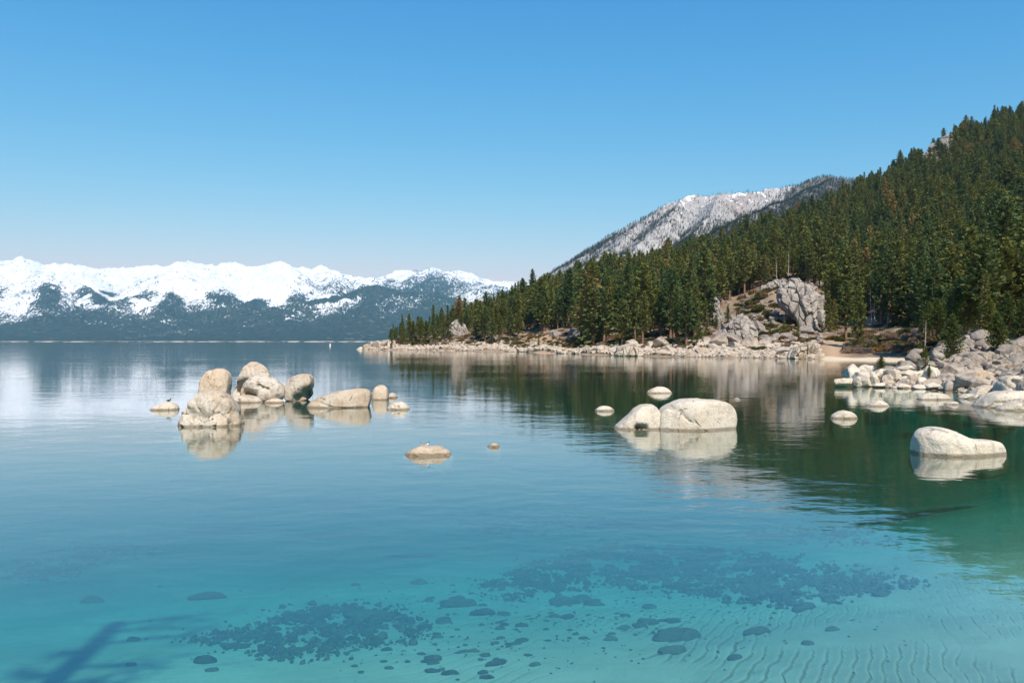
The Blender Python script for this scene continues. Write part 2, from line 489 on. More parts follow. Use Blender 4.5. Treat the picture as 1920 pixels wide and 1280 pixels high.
def build_hill():
    us = np.concatenate([np.linspace(642, 1960, 330), np.geomspace(1970, 4190, 40)])
    ds = np.concatenate([np.geomspace(20, 150, 90)[:-1], np.geomspace(150, 340, 150)[:-1], np.geomspace(340, 1490, 110)])
    U, D = np.meshgrid(us, ds, indexing='ij')
    X = (U - 960) / F * D
    Z = hill_z(X, D)
    # beach sand
    beach = sstep(0.05, -0.25, Z) + sstep(1533, 1548, U) * sstep(1800, 1720, U) * sstep(0.62, 0.42, Z + 0.2 * pn(X * .3, D * .3)) * (D > 120)
    loose = np.exp(-((U - 1562) / 26) ** 2) * sstep(6.5, 4.0, Z) * (D > 150) + 0.9 * np.exp(-((U - 1015) / 30) ** 2) * sstep(9, 6, Z)
    me = mesh_np('wooded_hill', np.stack([X, D, Z], -1).reshape(-1, 3), grid_faces(len(us), len(ds)), True,
                 attrs={'beach': np.clip(beach, 0, 1).ravel(), 'loose': np.clip(loose, 0, 1).ravel()})
    t = NT('hill_ground')
    p = t.pos()
    a = t.noise(p, 0.06, 5, 0.6); b = t.noise(p, 0.35, 6, 0.65); c = t.noise(p, 2.2, 5, 0.65)
    col = t.mix(t.ramp(a, 0.38, 0.62), (0.25, 0.175, 0.115), (0.14, 0.10, 0.068))
    col = t.mix(t.math('MULTIPLY', t.ramp(b, 0.52, 0.66), 0.75), col, (0.36, 0.30, 0.25))
    col = t.mix(t.math('MULTIPLY', t.ramp(c, 0.5, 0.7), 0.5), col, (0.17, 0.125, 0.085))
    col = t.mix(t.attr('loose'), col, t.mix(t.ramp(c, 0.35, 0.7), (0.45, 0.31, 0.195), (0.36, 0.25, 0.16)))
    col = t.mix(t.attr('beach'), col, (0.58, 0.47, 0.345))
    me.materials.append(t.principled(col, 0.95, t.bump(t.math('ADD', b, t.math('MULTIPLY', c, 0.4)), 0.5, 0.5), 0.1))
    tag(link('wooded_hill', me), kind='structure')


build_hill()

# ------------------------------------------------------------------ mountains: surfaces grown from crest lines
def seg_field(X, Y, lines, slope, curve=1.0):
    """height under a set of crest lines: each falls away from its crest"""
    best = np.full(X.shape, -1e9)
    for ln, sl in lines:
        pts = [at(*q) for q in ln]
        for p, q in zip(pts[:-1], pts[1:]):
            ex, ey = q.x - p.x, q.y - p.y
            t = np.clip(((X - p.x) * ex + (Y - p.y) * ey) / (ex * ex + ey * ey + 1e-9), 0, 1)
            dist = np.hypot(X - p.x - t * ex, Y - p.y - t * ey)
            z = p.z + t * (q.z - p.z) - sl * slope * dist ** curve
            best = np.maximum(best, z)
    return best


def build_far_range():
    crest = [(-900, 520), (-600, 505), (-300, 500), (-150, 494), (0, 491), (40, 488), (80, 494), (130, 493), (180, 500), (260, 504), (300, 498), (330, 491), (352, 489),
             (380, 496), (405, 503), (425, 496), (442, 493), (470, 499), (490, 495), (512, 488), (540, 494), (575, 500), (610, 504), (655, 511), (690, 517), (715, 521)]
    peak = [(690, 522), (720, 519), (755, 509), (785, 503), (805, 500), (830, 502), (855, 509), (878, 520), (905, 524), (930, 529), (980, 529), (1040, 535), (1150, 545), (1400, 560)]
    L = [([(x, y + 2, 13500) for x, y in crest], 1.0), ([(x, y + 2, 14500) for x, y in peak], 0.9)]
    L += [([(-260, 560, 9200), (-120, 545, 9800), (0, 531, 10300), (55, 513, 10800), (95, 517, 10500), (150, 543, 9900), (205, 572, 9200), (250, 600, 8400)], 0.9),
          ([(55, 513, 10800), (40, 488, 13500)], 0.9),
          ([(0, 531, 10300), (-30, 575, 8800), (-40, 600, 8000)], 1.0), ([(95, 517, 10500), (90, 560, 9000), (80, 598, 8000)], 1.0),
          ([(115, 494, 13500), (150, 515, 12200), (185, 545, 11000), (205, 570, 10200)], 1.0),
          ([(352, 489, 13500), (325, 522, 11200), (285, 540, 10200), (240, 560, 9400), (190, 582, 8600), (120, 606, 7700)], 1.0),
          ([(325, 522, 11200), (360, 538, 10300), (410, 558, 9500), (470, 582, 8700), (500, 600, 8000)], 1.0),
          ([(325, 522, 11200), (320, 560, 9500), (300, 592, 8300)], 1.05),
          ([(442, 493, 13500), (395, 528, 11500), (440, 565, 9800)], 1.1),
          ([(512, 488, 13500), (545, 510, 12200), (505, 545, 10800), (460, 575, 9600)], 1.1),
          ([(545, 510, 12200), (555, 545, 10800), (560, 570, 9600)], 1.15),
          ([(610, 504, 13500), (640, 530, 11800), (620, 552, 10500)], 1.1),
          ([(480, 590, 8300), (560, 567, 8900), (650, 551, 9400), (700, 543, 9600), (745, 542, 9600), (800, 552, 9300), (870, 572, 8900), (960, 596, 8400)], 0.75),
          ([(700, 543, 9600), (690, 580, 8300), (680, 606, 7500)], 0.8), ([(560, 567, 8900), (540, 600, 7900)], 0.8),
          ([(760, 542, 11200), (830, 536, 11600), (900, 545, 11200), (1000, 552, 11000), (1150, 565, 10500)], 0.8),
          ([(805, 500, 14500), (820, 520, 12800), (790, 540, 11500)], 1.0),
          ([(880, 521, 14500), (930, 540, 12600), (920, 560, 11000)], 1.0)]
    us = np.concatenate([np.linspace(-1000, -30, 80), np.linspace(-25, 1100, 820), np.linspace(1110, 1700, 50)])
    ds = np.concatenate([np.linspace(5900, 6300, 12)[:-1], np.geomspace(6300, 14800, 250), np.linspace(15000, 19000, 12)])
    U, D = np.meshgrid(us, ds, indexing='ij')
    X = (U - 960) / F * D
    ridge = seg_field(X, D, L, 0.40)
    apron = (D - 6050 - 60 * pn(X * 0.0012, D * 0 + 3)) * 0.062
    n1 = fbm(X * 0.0011, D * 0.0011, 1.5, 5, 0.5, True)
    n2 = fbm(X * 0.004, D * 0.004, 7.5, 4, 0.55, True)
    k = 70.0
    Z = k * np.logaddexp(ridge / k, apron / k)
    on = sstep(30, 400, Z)
    Z = Z + on * (n1 * 60 + n2 * 30 - 62)
    Z = np.where(D < 6050, -5, Z)
    for q in range(0):
        pass
    # where trees grow: below the tree line, along spurs, thinning upwards
    dist = np.full(X.shape, 1e9)
    for ln, _ in L[2:]:
        pts = [at(*q) for q in ln]
        for p, q in zip(pts[:-1], pts[1:]):
            ex, ey = q.x - p.x, q.y - p.y
            tt = np.clip(((X - p.x) * ex + (D - p.y) * ey) / (ex * ex + ey * ey), 0, 1)
            dist = np.minimum(dist, np.hypot(X - p.x - tt * ex, D - p.y - tt * ey))
    near = sstep(210, 40, dist + 90 * fbm(X * 0.004, D * 0.002, 4.4, 3))
    fz = fbm(X * 0.0016, D * 0.0012, 3.3, 5, 0.6)
    forest = 1.10 - Z / 560 + 0.70 * near * sstep(980, 520, Z) * sstep(300, 500, Z) + 0.42 * fz
    forest = np.maximum(forest, 0.16 + 0.22 * fz + 0.16 * sstep(0.2, 1.1, n2) * sstep(1250, 900, Z))
    forest += 0.22 * sstep(0.0, 1.0, (9300 - D) / 1500)
    forest += 0.50 * np.exp(-((U - 800) / 140) ** 2) * sstep(15000, 12800, D)
    forest -= 0.25 * sstep(620, 480, U) * sstep(430, 500, U) * sstep(450, 600, Z)
    rock = 0.9 * np.exp(-((U - 815) / 55) ** 2) * sstep(14000, 14450, D) + 0.5 * np.exp(-((U - 352) / 10) ** 2) * sstep(13000, 13450, D)
    me = mesh_np('far_mountains', np.stack([X, D, Z], -1).reshape(-1, 3), grid_faces(len(us), len(ds)), True,
                 attrs={'forest': forest.ravel(), 'rock': rock.ravel()})
    t = NT('far_mountain_slopes')
    p = t.pos()
    n_a = t.noise(p, 0.006, 5, 0.62); n_b = t.noise(t.scalev(p, (1, 0.4, 0.45)), 0.030, 3, 0.6)
    snow = t.mix(t.ramp(n_a, 0.4, 0.7), (0.78, 0.78, 0.78), (0.66, 0.67, 0.69))
    f = t.math('ADD', t.attr('forest'), t.math('MULTIPLY', t.math('SUBTRACT', n_b, 0.5), 1.2))
    f = t.math('ADD', f, t.math('MULTIPLY', t.math('SUBTRACT', t.noise(t.scalev(p, (1, 0.4, 0.5)), 0.075, 2, 0.5), 0.5), 1.5))
    f = t.math('ADD', f, t.math('MULTIPLY', t.math('SUBTRACT', n_a, 0.5), 0.7))
    wood = t.mix(t.ramp(n_b, 0.35, 0.65), (0.016, 0.034, 0.030), (0.040, 0.058, 0.044))
    wood = t.mix(t.math('MULTIPLY', t.ramp(n_a, 0.60, 0.68), t.ramp(n_b, 0.5, 0.62)), wood, (0.30, 0.24, 0.20))
    rk = t.math('ADD', t.attr('rock'), t.math('MULTIPLY', t.math('SUBTRACT', n_b, 0.5), 1.4))
    col = t.mix(t.ramp(rk, 0.45, 0.6), snow, (0.27, 0.25, 0.25))
    col = t.mix(t.ramp(f, 0.42, 0.66), col, wood)
    z = t.sepz(p)
    shore = t.math('MULTIPLY', t.ramp(z, 9, 5), t.ramp(t.noise(p, 0.008, 5, 0.7), 0.42, 0.58))
    col = t.mix(shore, col, (0.50, 0.44, 0.37))
    me.materials.append(t.principled(col, 0.9, t.bump(n_b, 22.0, 0.7), 0.05))
    tag(link('far_mountains', me), kind='structure')


build_far_range()

MID_CREST = [(900, 560), (1000, 533), (1050, 512), (1085, 492), (1120, 470), (1150, 448), (1175, 428), (1205, 412), (1235, 394), (1262, 377), (1285, 371), (1330, 366),
             (1400, 363), (1440, 358), (1475, 354), (1510, 343), (1540, 336), (1565, 333), (1600, 338), (1640, 345), (1750, 352), (2000, 360)]
MID_L = [([(x, y, 3300) for x, y in MID_CREST], 1.0),
         ([(1565, 336, 3300), (1480, 378, 2700), (1400, 412, 2350), (1330, 448, 2050), (1250, 482, 1750), (1150, 515, 1450)], 0.9),
         ([(1285, 371, 3300), (1240, 425, 2800), (1190, 470, 2400), (1120, 505, 2050)], 1.05),
         ([(1205, 412, 3300), (1160, 460, 2800), (1100, 500, 2400)], 1.0),
         ([(1345, 367, 3300), (1335, 405, 2800), (1290, 455, 2350)], 1.1)]
MID = {}


def build_mid_mountain():
    us = np.linspace(880, 2050, 560)
    ds = np.concatenate([np.geomspace(1250, 3330, 260), np.linspace(3360, 4200, 10)])
    U, D = np.meshgrid(us, ds, indexing='ij')
    X = (U - 960) / F * D
    Z = seg_field(X, D, MID_L, 0.62)
    n1 = fbm(X * 0.004, D * 0.004, 2.5, 4, 0.5, True)
    n2 = fbm(X * 0.016, D * 0.016, 5.5, 4, 0.55, True)
    Z = Z + n1 * 7 + n2 * 6 - 8
    cl = fbm(X * 0.0045, D * 0.0035, 9.0, 4, 0.6)
    # the near spur and the rounded top are wooded, the west face is bare granite
    spur = seg_field(X, D, [MID_L[1]], 0.62)
    wood = 0.34 + 0.75 * cl + 0.75 * sstep(90, 0, Z - spur - 20) * sstep(1180, 1330, U) + 1.1 * sstep(1455, 1530, U)
    wood -= 0.45 * sstep(440, 370, 640 - (Z - CAMH) / D * F) * sstep(1500, 1440, U)
    wood += 0.20 * sstep(1130, 1050, U) + 0.35 * sstep(1255, 1270, U) * sstep(1400, 1300, U) * sstep(3150, 3290, D)
    scree = np.exp(-((U - 1385) / 32) ** 2) * sstep(2850, 3150, D)
    me = mesh_np('granite_mountain', np.stack([X, D, Z], -1).reshape(-1, 3), grid_faces(len(us), len(ds)), True,
                 attrs={'wood': wood.ravel(), 'scree': scree.ravel()})
    t = NT('granite_slopes')
    p = t.pos()
    q = t.scalev(p, (1, 0.6, 0.4))
    a = t.noise(q, 0.02, 5, 0.65); b = t.noise(q, 0.09, 5, 0.7)
    col = t.mix(t.ramp(a, 0.35, 0.65), (0.44, 0.42, 0.40), (0.31, 0.295, 0.285))
    col = t.mix(t.math('MULTIPLY', t.ramp(b, 0.50, 0.62), 0.75), col, (0.16, 0.15, 0.15))
    col = t.mix(t.attr('scree'), col, (0.31, 0.27, 0.25))
    sn = t.math('ADD', t.math('MULTIPLY', a, 0.9), t.math('MULTIPLY', b, 0.6))
    sn = t.math('ADD', sn, t.math('MULTIPLY', t.math('SUBTRACT', t.sepz(p), 480), 0.0009))
    col = t.mix(t.ramp(sn, 0.91, 0.98), col, (0.88, 0.89, 0.90))
    und = t.math('ADD', t.attr('wood'), t.math('MULTIPLY', t.math('SUBTRACT', b, 0.5), 1.2))
    col = t.mix(t.math('MULTIPLY', t.ramp(und, 0.72, 1.0), 0.9), col, (0.075, 0.07, 0.055))
    me.materials.append(t.principled(col, 0.92, t.bump(b, 9.0, 0.8), 0.1))
    tag(link('granite_mountain', me), kind='structure')
    MID.update(U=us, D=ds, Z=Z, wood=wood)


build_mid_mountain()

# ------------------------------------------------------------------ conifers
def tube(p0, p1, r0, r1, n=6):
    p0, p1 = np.array(p0, float), np.array(p1, float)
    ax = p1 - p0; ax /= np.linalg.norm(ax) + 1e-9
    s = np.cross(ax, [0.31, 0.95, 0.1]); s /= np.linalg.norm(s)
    t = np.cross(ax, s)
    an = np.arange(n) / n * 2 * np.pi
    c = np.cos(an)[:, None] * s + np.sin(an)[:, None] * t
    v = np.concatenate([p0 + c * r0, p1 + c * r1])
    i = np.arange(n)
    f = np.stack([i, (i + 1) % n, n + (i + 1) % n, n + i], -1)
    return v, f


class MB:
    def __init__(s): s.v, s.f, s.n = [], [], 0
    def add(s, v, f):
        s.v.append(np.asarray(v, float)); s.f.append(np.asarray(f) + s.n); s.n += len(v)
    def verts(s): return np.concatenate(s.v)
    def faces(s):
        q = [f for f in s.f if f.shape[1] == 4]; t = [f for f in s.f if f.shape[1] == 3]
        return [np.concatenate(x) for x in (q, t) if x]


def conifer(seed, H=20.0, Rr=3.3, style='pine', nb=110, ns=5, size=0.95, base=0.14):
    """returns (trunk MB, crown verts, crown faces)"""
    g = np.random.default_rng(seed)
    tr = MB()
    lean = g.normal(0, 0.012, 2) * H
    zs = np.linspace(0, H * 0.97, 6)
    r = lambda z: 0.018 * H * (1 - z / H) ** 0.85 + 0.02
    off = lambda z: np.array([lean[0] * (z / H) ** 2, lean[1] * (z / H) ** 2, z])
    for z0, z1 in zip(zs[:-1], zs[1:]):
        tr.add(*tube(off(z0) - [0, 0, 0.6 if z0 == 0 else 0], off(z1), r(z0), r(z1), 7))
    cen, dirs, sz = [], [], []
    gaps = g.random(7)
    for k in range(nb):
        t = (k + g.random()) / nb
        t = t ** 0.85
        z = H * (base + (0.985 - base) * t)
        if style == 'fir':
            prof = (1 - t) ** 0.9 * 0.95 + 0.05
        else:
            prof = min(1.0, (t + 0.12) / 0.34) ** 0.7 * (1 - t ** 1.9) ** 0.85 * (0.82 + 0.36 * gaps[int(t * 6.99)]) + 0.06
        az = k * 2.399963 + g.normal(0, 0.5)
        Lb = Rr * prof * g.uniform(0.62, 1.12)
        up = (0.25 if style == 'pine' else -0.15) + 0.55 * t + g.normal(0, 0.12)
        d = np.array([math.cos(az), math.sin(az), up]); d /= np.linalg.norm(d)
        p0 = off(z)
        p1 = p0 + d * Lb * 0.6
        if Lb > 0.22 * Rr:
            tr.add(*tube(p0, p1, 0.022 * Lb + 0.015, 0.012, 3))
        m = max(2, int(round(ns * (0.45 + 0.75 * Lb / Rr))))
        for s in np.linspace(0.22, 1.0, m):
            s = s + g.normal(0, 0.05)
            q = p0 + d * Lb * s + np.array([0, 0, -0.10 * Lb * s * s]) + g.normal(0, 0.07 * Rr * 0.5, 3)
            cen.append(q); dd = d + g.normal(0, 0.35, 3); dirs.append(dd / np.linalg.norm(dd))
            sz.append(size * g.uniform(0.65, 1.25) * (0.55 + 0.45 * prof))
    for q in range(5):
        cen.append(off(H * (0.93 + 0.015 * q))); dirs.append(np.array([g.normal(0, .4), g.normal(0, .4), 1.0])); sz.append(size * 0.5)
    cen, dirs, sz = np.array(cen), np.array(dirs), np.array(sz)
    V, Fc = [], []
    n0 = 0
    for rep in range(3):
        rn = g.normal(size=cen.shape)
        side = np.cross(dirs, rn); side /= np.linalg.norm(side, axis=1)[:, None] + 1e-9
        if rep < 2: side[:, 2] *= 0.4
        c = cen + g.normal(0, 0.16 * size, cen.shape)
        l = sz[:, None] * g.uniform(0.6, 1.0, (len(cen), 1)); w = l * g.uniform(0.30, 0.55, (len(cen), 1))
        a = c - dirs * l * 0.45; b = c + side * w; e = c + dirs * l * 0.62 + np.array([0, 0, 0.06]) * l; f = c - side * w
        V.append(np.stack([a, b, e, f], 1).reshape(-1, 3))
        Fc.append(np.arange(len(cen) * 4).reshape(-1, 4) + n0); n0 += len(cen) * 4
    return tr, np.concatenate(V), np.concatenate(Fc)


TREES = []      # (trunk mesh, crown mesh, joined mesh, height, style)


def make_variant(i, mat='needles', **kw):
    tr, cv, cf = conifer(100 + i, **kw)
    H = kw.get('H', 20.0)
    trunk = mesh_np('trunk_shape', tr.verts(), tr.faces(), True, [M['bark']])
    crown = mesh_np('crown_shape', cv, cf, False, [M[mat]])
    tv = tr.verts(); fs = tr.faces(); nf = sum(len(f) for f in fs)
    both = mesh_np('whole_tree_shape', np.concatenate([tv, cv]), [*fs, cf + len(tv)], False, [M['bark'], M[mat]],
                   fmat=np.concatenate([np.zeros(nf), np.ones(len(cf))])) if mat == 'needles' else None
    return (trunk, crown, both, H)


for i in range(7):
    TREES.append(make_variant(i, H=20, Rr=rng.uniform(2.7, 3.8), style='pine', nb=120, ns=5, size=0.95, base=rng.uniform(0.10, 0.25)))
for i in range(4):
    TREES.append(make_variant(20 + i, H=20, Rr=rng.uniform(2.5, 3.2), style='fir', nb=130, ns=5, size=0.9, base=0.06))
NEAR = [make_variant(40 + i, mat='needles_near', H=20, Rr=r_, style=s_, nb=240, ns=8, size=0.70, base=b_)
        for i, (r_, s_, b_) in enumerate([(4.6, 'pine', 0.08), (4.0, 'pine', 0.12), (6.5, 'fir', 0.03), (5.0, 'pine', 0.22)])]


def instancer(name, coll, pts, scl, rot, idx, label, cat):
    """ONE object of a mass nobody could count"""
    me = bpy.data.meshes.new(name)
    me.vertices.add(len(pts)); me.vertices.foreach_set('co', np.asarray(pts, np.float32).ravel())
    for nm, v, typ in (('scl', scl, 'FLOAT_VECTOR'), ('rot', rot, 'FLOAT_VECTOR'), ('idx', idx, 'INT')):
        a = me.attributes.new(nm, typ, 'POINT')
        a.data.foreach_set('value' if typ == 'INT' else 'vector', np.asarray(v, np.int32 if typ == 'INT' else np.float32).ravel())
    o = link(name, me)
    ng = bpy.data.node_groups.new(name + '_scatter', 'GeometryNodeTree')
    ng.interface.new_socket('Geometry', in_out='INPUT', socket_type='NodeSocketGeometry')
    ng.interface.new_socket('Geometry', in_out='OUTPUT', socket_type='NodeSocketGeometry')
    N, Lk = ng.nodes, ng.links
    gi, go = N.new('NodeGroupInput'), N.new('NodeGroupOutput')
    ci = N.new('GeometryNodeCollectionInfo'); ci.inputs['Collection'].default_value = coll
    ci.inputs['Separate Children'].default_value = True; ci.inputs['Reset Children'].default_value = True
    ip = N.new('GeometryNodeInstanceOnPoints'); ip.inputs['Pick Instance'].default_value = True

    def na(nm, typ):
        q = N.new('GeometryNodeInputNamedAttribute'); q.data_type = typ; q.inputs['Name'].default_value = nm
        return q.outputs[0]
    e2r = N.new('FunctionNodeEulerToRotation')
    Lk.new(na('rot', 'FLOAT_VECTOR'), e2r.inputs[0])
    Lk.new(gi.outputs[0], ip.inputs['Points']); Lk.new(ci.outputs[0], ip.inputs['Instance'])
    Lk.new(na('idx', 'INT'), ip.inputs['Instance Index']); Lk.new(e2r.outputs[0], ip.inputs['Rotation'])
    Lk.new(na('scl', 'FLOAT_VECTOR'), ip.inputs['Scale']); Lk.new(ip.outputs[0], go.inputs[0])
    md = o.modifiers.new('scatter', 'NODES'); md.node_group = ng
    tag(o, label, cat, kind='stuff')
    return o


def shape_coll(name, meshes):
    c = bpy.data.collections.new(name)
    for k, me in enumerate(meshes):
        c.objects.link(bpy.data.objects.new('%s_%02d' % (name, k), me))
    return c


def place_tree(var, loc, H, rz, label, group=None, name='pine_tree', fat=1.0):
    e = bpy.data.objects.new(name, None); C.objects.link(e)
    s = H / var[3]
    e.location = loc; e.rotation_euler = (0, 0, rz); e.scale = (s * fat, s * fat, s)
    e.empty_display_size = 0.5
    tag(e, label, 'tree', group)
    link('trunk', var[0], e); link('crown', var[1], e)
    return e


CLIFF_ZONE = [(1325, 668), (1335, 610), (1350, 580), (1400, 545), (1440, 518), (1520, 512), (1552, 545), (1556, 600), (1545, 645), (1560, 676)]
KNOLL_D = 330


def scatter_forest():
    pts = []
    y = 92.0
    while y < 1000:
        sp = 4.7 + 0.0028 * y
        x0, x1 = (735 - 960) / F * y, (2650 - 960) / F * y
        xs = np.arange(x0, x1, sp) + rng.uniform(0, sp)
        xs = xs + rng.normal(0, sp * 0.33, len(xs)); ys = y + rng.normal(0, sp * 0.33, len(xs))
        pts.append(np.stack([xs, ys], -1)); y += sp
    P = np.concatenate(pts)
    X, Y = P[:, 0], P[:, 1]
    Z = hill_z(X, Y)
    u, v = px_of(X, Y, Z)
    keep = np.full(len(P), 1.0)
    keep *= 0.45 + 0.55 * sstep(-0.55, 0.0, fbm(X * 0.022, Y * 0.022, 8.8, 4))
    sh = np.array([np.interp(uu, [690, 760, 870, 950, 1050, 1150, 1280, 1380, 1450, 1530, 1560, 1700], [386, 373, 340, 318, 265, 232, 208, 197, 190, 182, 176, 163]) for uu in u])
    inland = Y - sh
    keep = np.where((u < 1720), keep * sstep(9, 17, inland + 5 * pn(X * 0.1, Y * 0.1)), keep)
    keep = np.where(in_poly(u, v, CLIFF_ZONE) & (Y < KNOLL_D), 0.0, keep)
    keep = np.where((u > 1540) & (u < 1775) & (v > 612), 0.05, keep)
    keep = np.where((u > 972) & (u < 1082) & (v > 622), 0.06, keep)
    keep = np.where((u > 1080) & (u < 1330) & (v > 640), keep * 0.6, keep)
    keep = np.where(u < 960, keep * 0.72, keep)
    keep = np.where((u > 1690) & (Y < 118), 0.0, keep)
    keep = np.where((u > 1730) & (u < 1790) & (v < 318) & (v > 285) & (Y > 600), 0.15, keep)   # bare outcrop near the summit
    keep = np.where((Z < 1.9) | ((u < 1720) & (inland < 6)), 0, keep)
    m = rng.random(len(P)) < keep
    X, Y, Z, u, v = X[m], Y[m], Z[m], u[m], v[m]
    H = rng.normal(15.5, 4.3, len(X)).clip(6, 26)
    H *= np.interp(u, [760, 900, 1010, 1100], [0.62, 0.8, 1.0, 1.05]) * np.where((u > 1690) & (Y < 170), 0.72, 1.0)
    # hidden on the far side of the ridge
    hid = (Y > np.minimum(760 + 0.14 * (u - 1280), 880)) & (u > 900)
    m = ~hid & (u > 700) & (u < 2640)
    return X[m], Y[m], Z[m], u[m], v[m], H[m]


FX, FY, FZ, FU, FV, FH = scatter_forest()
fidx = rng.choice(len(TREES), len(FX), p=np.array([0.105] * 7 + [0.066] * 3 + [1 - 0.105 * 7 - 0.066 * 3]))
frot = rng.uniform(0, 6.283, len(FX))
# the largest in the picture are trees of their own; a tree counts when it is not buried behind nearer ones
order = np.argsort(FY)
shown = FH / FY * F
vis = np.zeros(len(FX), bool)
cols = np.full(2200, 2000.0)
for k in order:
    if not (0 < FU[k] < 1918): continue
    top = FV[k] - shown[k]
    a, b = int(max(0, FU[k] - 4)), int(FU[k] + 5)
    cur = np.median(cols[a:b])
    vis[k] = min(cur, FV[k]) - top > 0.45 * shown[k]
    cols[a:b] = np.minimum(cols[a:b], top + 6)
cand = np.where(vis)[0]
cand = cand[np.argsort(-shown[cand])][:272]
single = np.zeros(len(FX), bool); single[cand] = True

ZONES = [(0, 860, 'on the low promontory tip'), (860, 975, 'above the pale rubble of the promontory'), (975, 1085, 'around the sandy clearing'),
         (1085, 1210, 'above the sloping shore slabs'), (1210, 1335, 'above the rubble short of the cliff'), (1335, 1450, 'on the brushy knoll beside the granite cliff'),
         (1450, 1560, 'close about the granite cliff'), (1560, 1650, 'behind the sandy slope by the cliff'), (1650, 1735, 'behind the beach and dry brush'),
         (1735, 1800, 'behind the end of the beach'), (1800, 1860, 'behind the round dark boulder'), (1860, 1921, 'behind the big grey boulders')]
for za, zb, zt in ZONES:
    ks = [k for k in cand if za <= FU[k] < zb]
    ks.sort(key=lambda k: FU[k])
    for j, k in enumerate(ks):
        fir = fidx[k] >= 7
        tall = 'tall' if FH[k] > 17.5 else ('short' if FH[k] < 12 else 'mid-height')
        place_tree(TREES[fidx[k]], (FX[k], FY[k], FZ[k] - 0.2), FH[k], frot[k],
                   f"{tall} {'fir' if fir else 'pine'} {zt}, {ordinal(j)} from the left", 'conifers along the lower wood edge',
                   'fir_tree' if fir else 'pine_tree', fat=rng.uniform(1.0, 1.4))
ms = ~single
tree_coll = shape_coll('forest_tree_shape', [v[2] for v in TREES])
n_ = int(ms.sum())
sH = (FH[ms] / 20.0)[:, None]
fatv = rng.uniform(0.85, 1.5, n_)[:, None]
instancer('hillside_forest', tree_coll, np.stack([FX, FY, FZ - 0.2], -1)[ms], np.concatenate([sH * fatv, sH * fatv, sH], 1),
          np.stack([rng.normal(0, 0.02, n_), rng.normal(0, 0.02, n_), frot[ms]], -1), fidx[ms], 'dense dark green conifer forest covering the steep hillside', 'forest')


def hill_rocks():
    u = rng.uniform(800, 1930, 900); d = rng.uniform(230, 760, 900)
    x = (u - 960) / F * d; z = hill_z(x, d)
    ok = (z > 6) & (fbm(x * 0.022, d * 0.022, 8.8, 4) < -0.05)
    x, d, z = x[ok], d[ok], z[ok]; s = rng.lognormal(0.25, 0.5, len(x))
    return np.stack([x, d, z + 0.2 * s], -1), s


def far_tree(seed):
    g = np.random.default_rng(seed)
    V, Fc, n0 = [], [], 0
    for k in range(26):
        t = k / 26; z = 2 + 10 * t; r = 2.0 * (1 - t) ** 0.8 + 0.25
        az = k * 2.4 + g.normal(0, .3)
        c = np.array([math.cos(az) * r * .5, math.sin(az) * r * .5, z])
        d = np.array([math.cos(az), math.sin(az), -0.3]) * r * 0.7; s = np.array([-math.sin(az), math.cos(az), 0]) * r * 0.5
        V.append([c - d * .6, c + s + [0, 0, .5], c + d, c - s + [0, 0, .5]]); Fc.append(np.arange(4) + n0); n0 += 4
    return mesh_np('far_tree_shape', np.concatenate(V), np.array(Fc), False, [M['needles_far']])


def scatter_mid():
    n = 150000
    ui = rng.random(n) * (len(MID['U']) - 1.01); di = (rng.random(n) ** 0.8) * (len(MID['D']) - 12)
    i, j = ui.astype(int), di.astype(int)
    Zt, W = MID['Z'], MID['wood']
    u = MID['U'][i] + (ui - i) * (MID['U'][1] - MID['U'][0]); d = MID['D'][j] + (di - j) * (MID['D'][np.minimum(j + 1, len(MID['D']) - 1)] - MID['D'][j])
    fi, fj = ui - i, di - j
    z = (Zt[i, j] * (1 - fi) + Zt[i + 1, j] * fi) * (1 - fj) + (Zt[i, j + 1] * (1 - fi) + Zt[i + 1, j + 1] * fi) * fj
    v = 640 - (z - CAMH) / d * F
    keep = (rng.random(n) < (0.10 + 0.9 * sstep(0.0, 1.0, W[i, j])) * 0.85) & (v < 540) & (z > 40) & (u < 1680)
    x = (u - 960) / F * d
    return np.stack([x, d, z], -1)[keep]


mp = scatter_mid()
k_ = len(mp)
s_ = rng.uniform(0.65, 1.25, k_)
instancer('mountain_forest', shape_coll('mountain_tree_shape', [far_tree(q) for q in range(3)]), mp, np.stack([s_, s_, s_ * rng.uniform(0.8, 1.2, k_)], -1),
          np.stack([s_ * 0, s_ * 0, rng.uniform(0, 6, k_)], -1), rng.integers(0, 3, k_), 'thin far conifers dotted over the granite mountain', 'forest')

# ------------------------------------------------------------------ rocks
def ico(sub):
    import bmesh
    bm = bmesh.new(); bmesh.ops.create_icosphere(bm, subdivisions=sub, radius=1.0)
    v = np.array([p.co for p in bm.verts]); f = np.array([[q.index for q in p.verts] for p in bm.faces]); bm.free()
    return v, f


ICO = {k: ico(k) for k in (2, 3, 4, 5)}


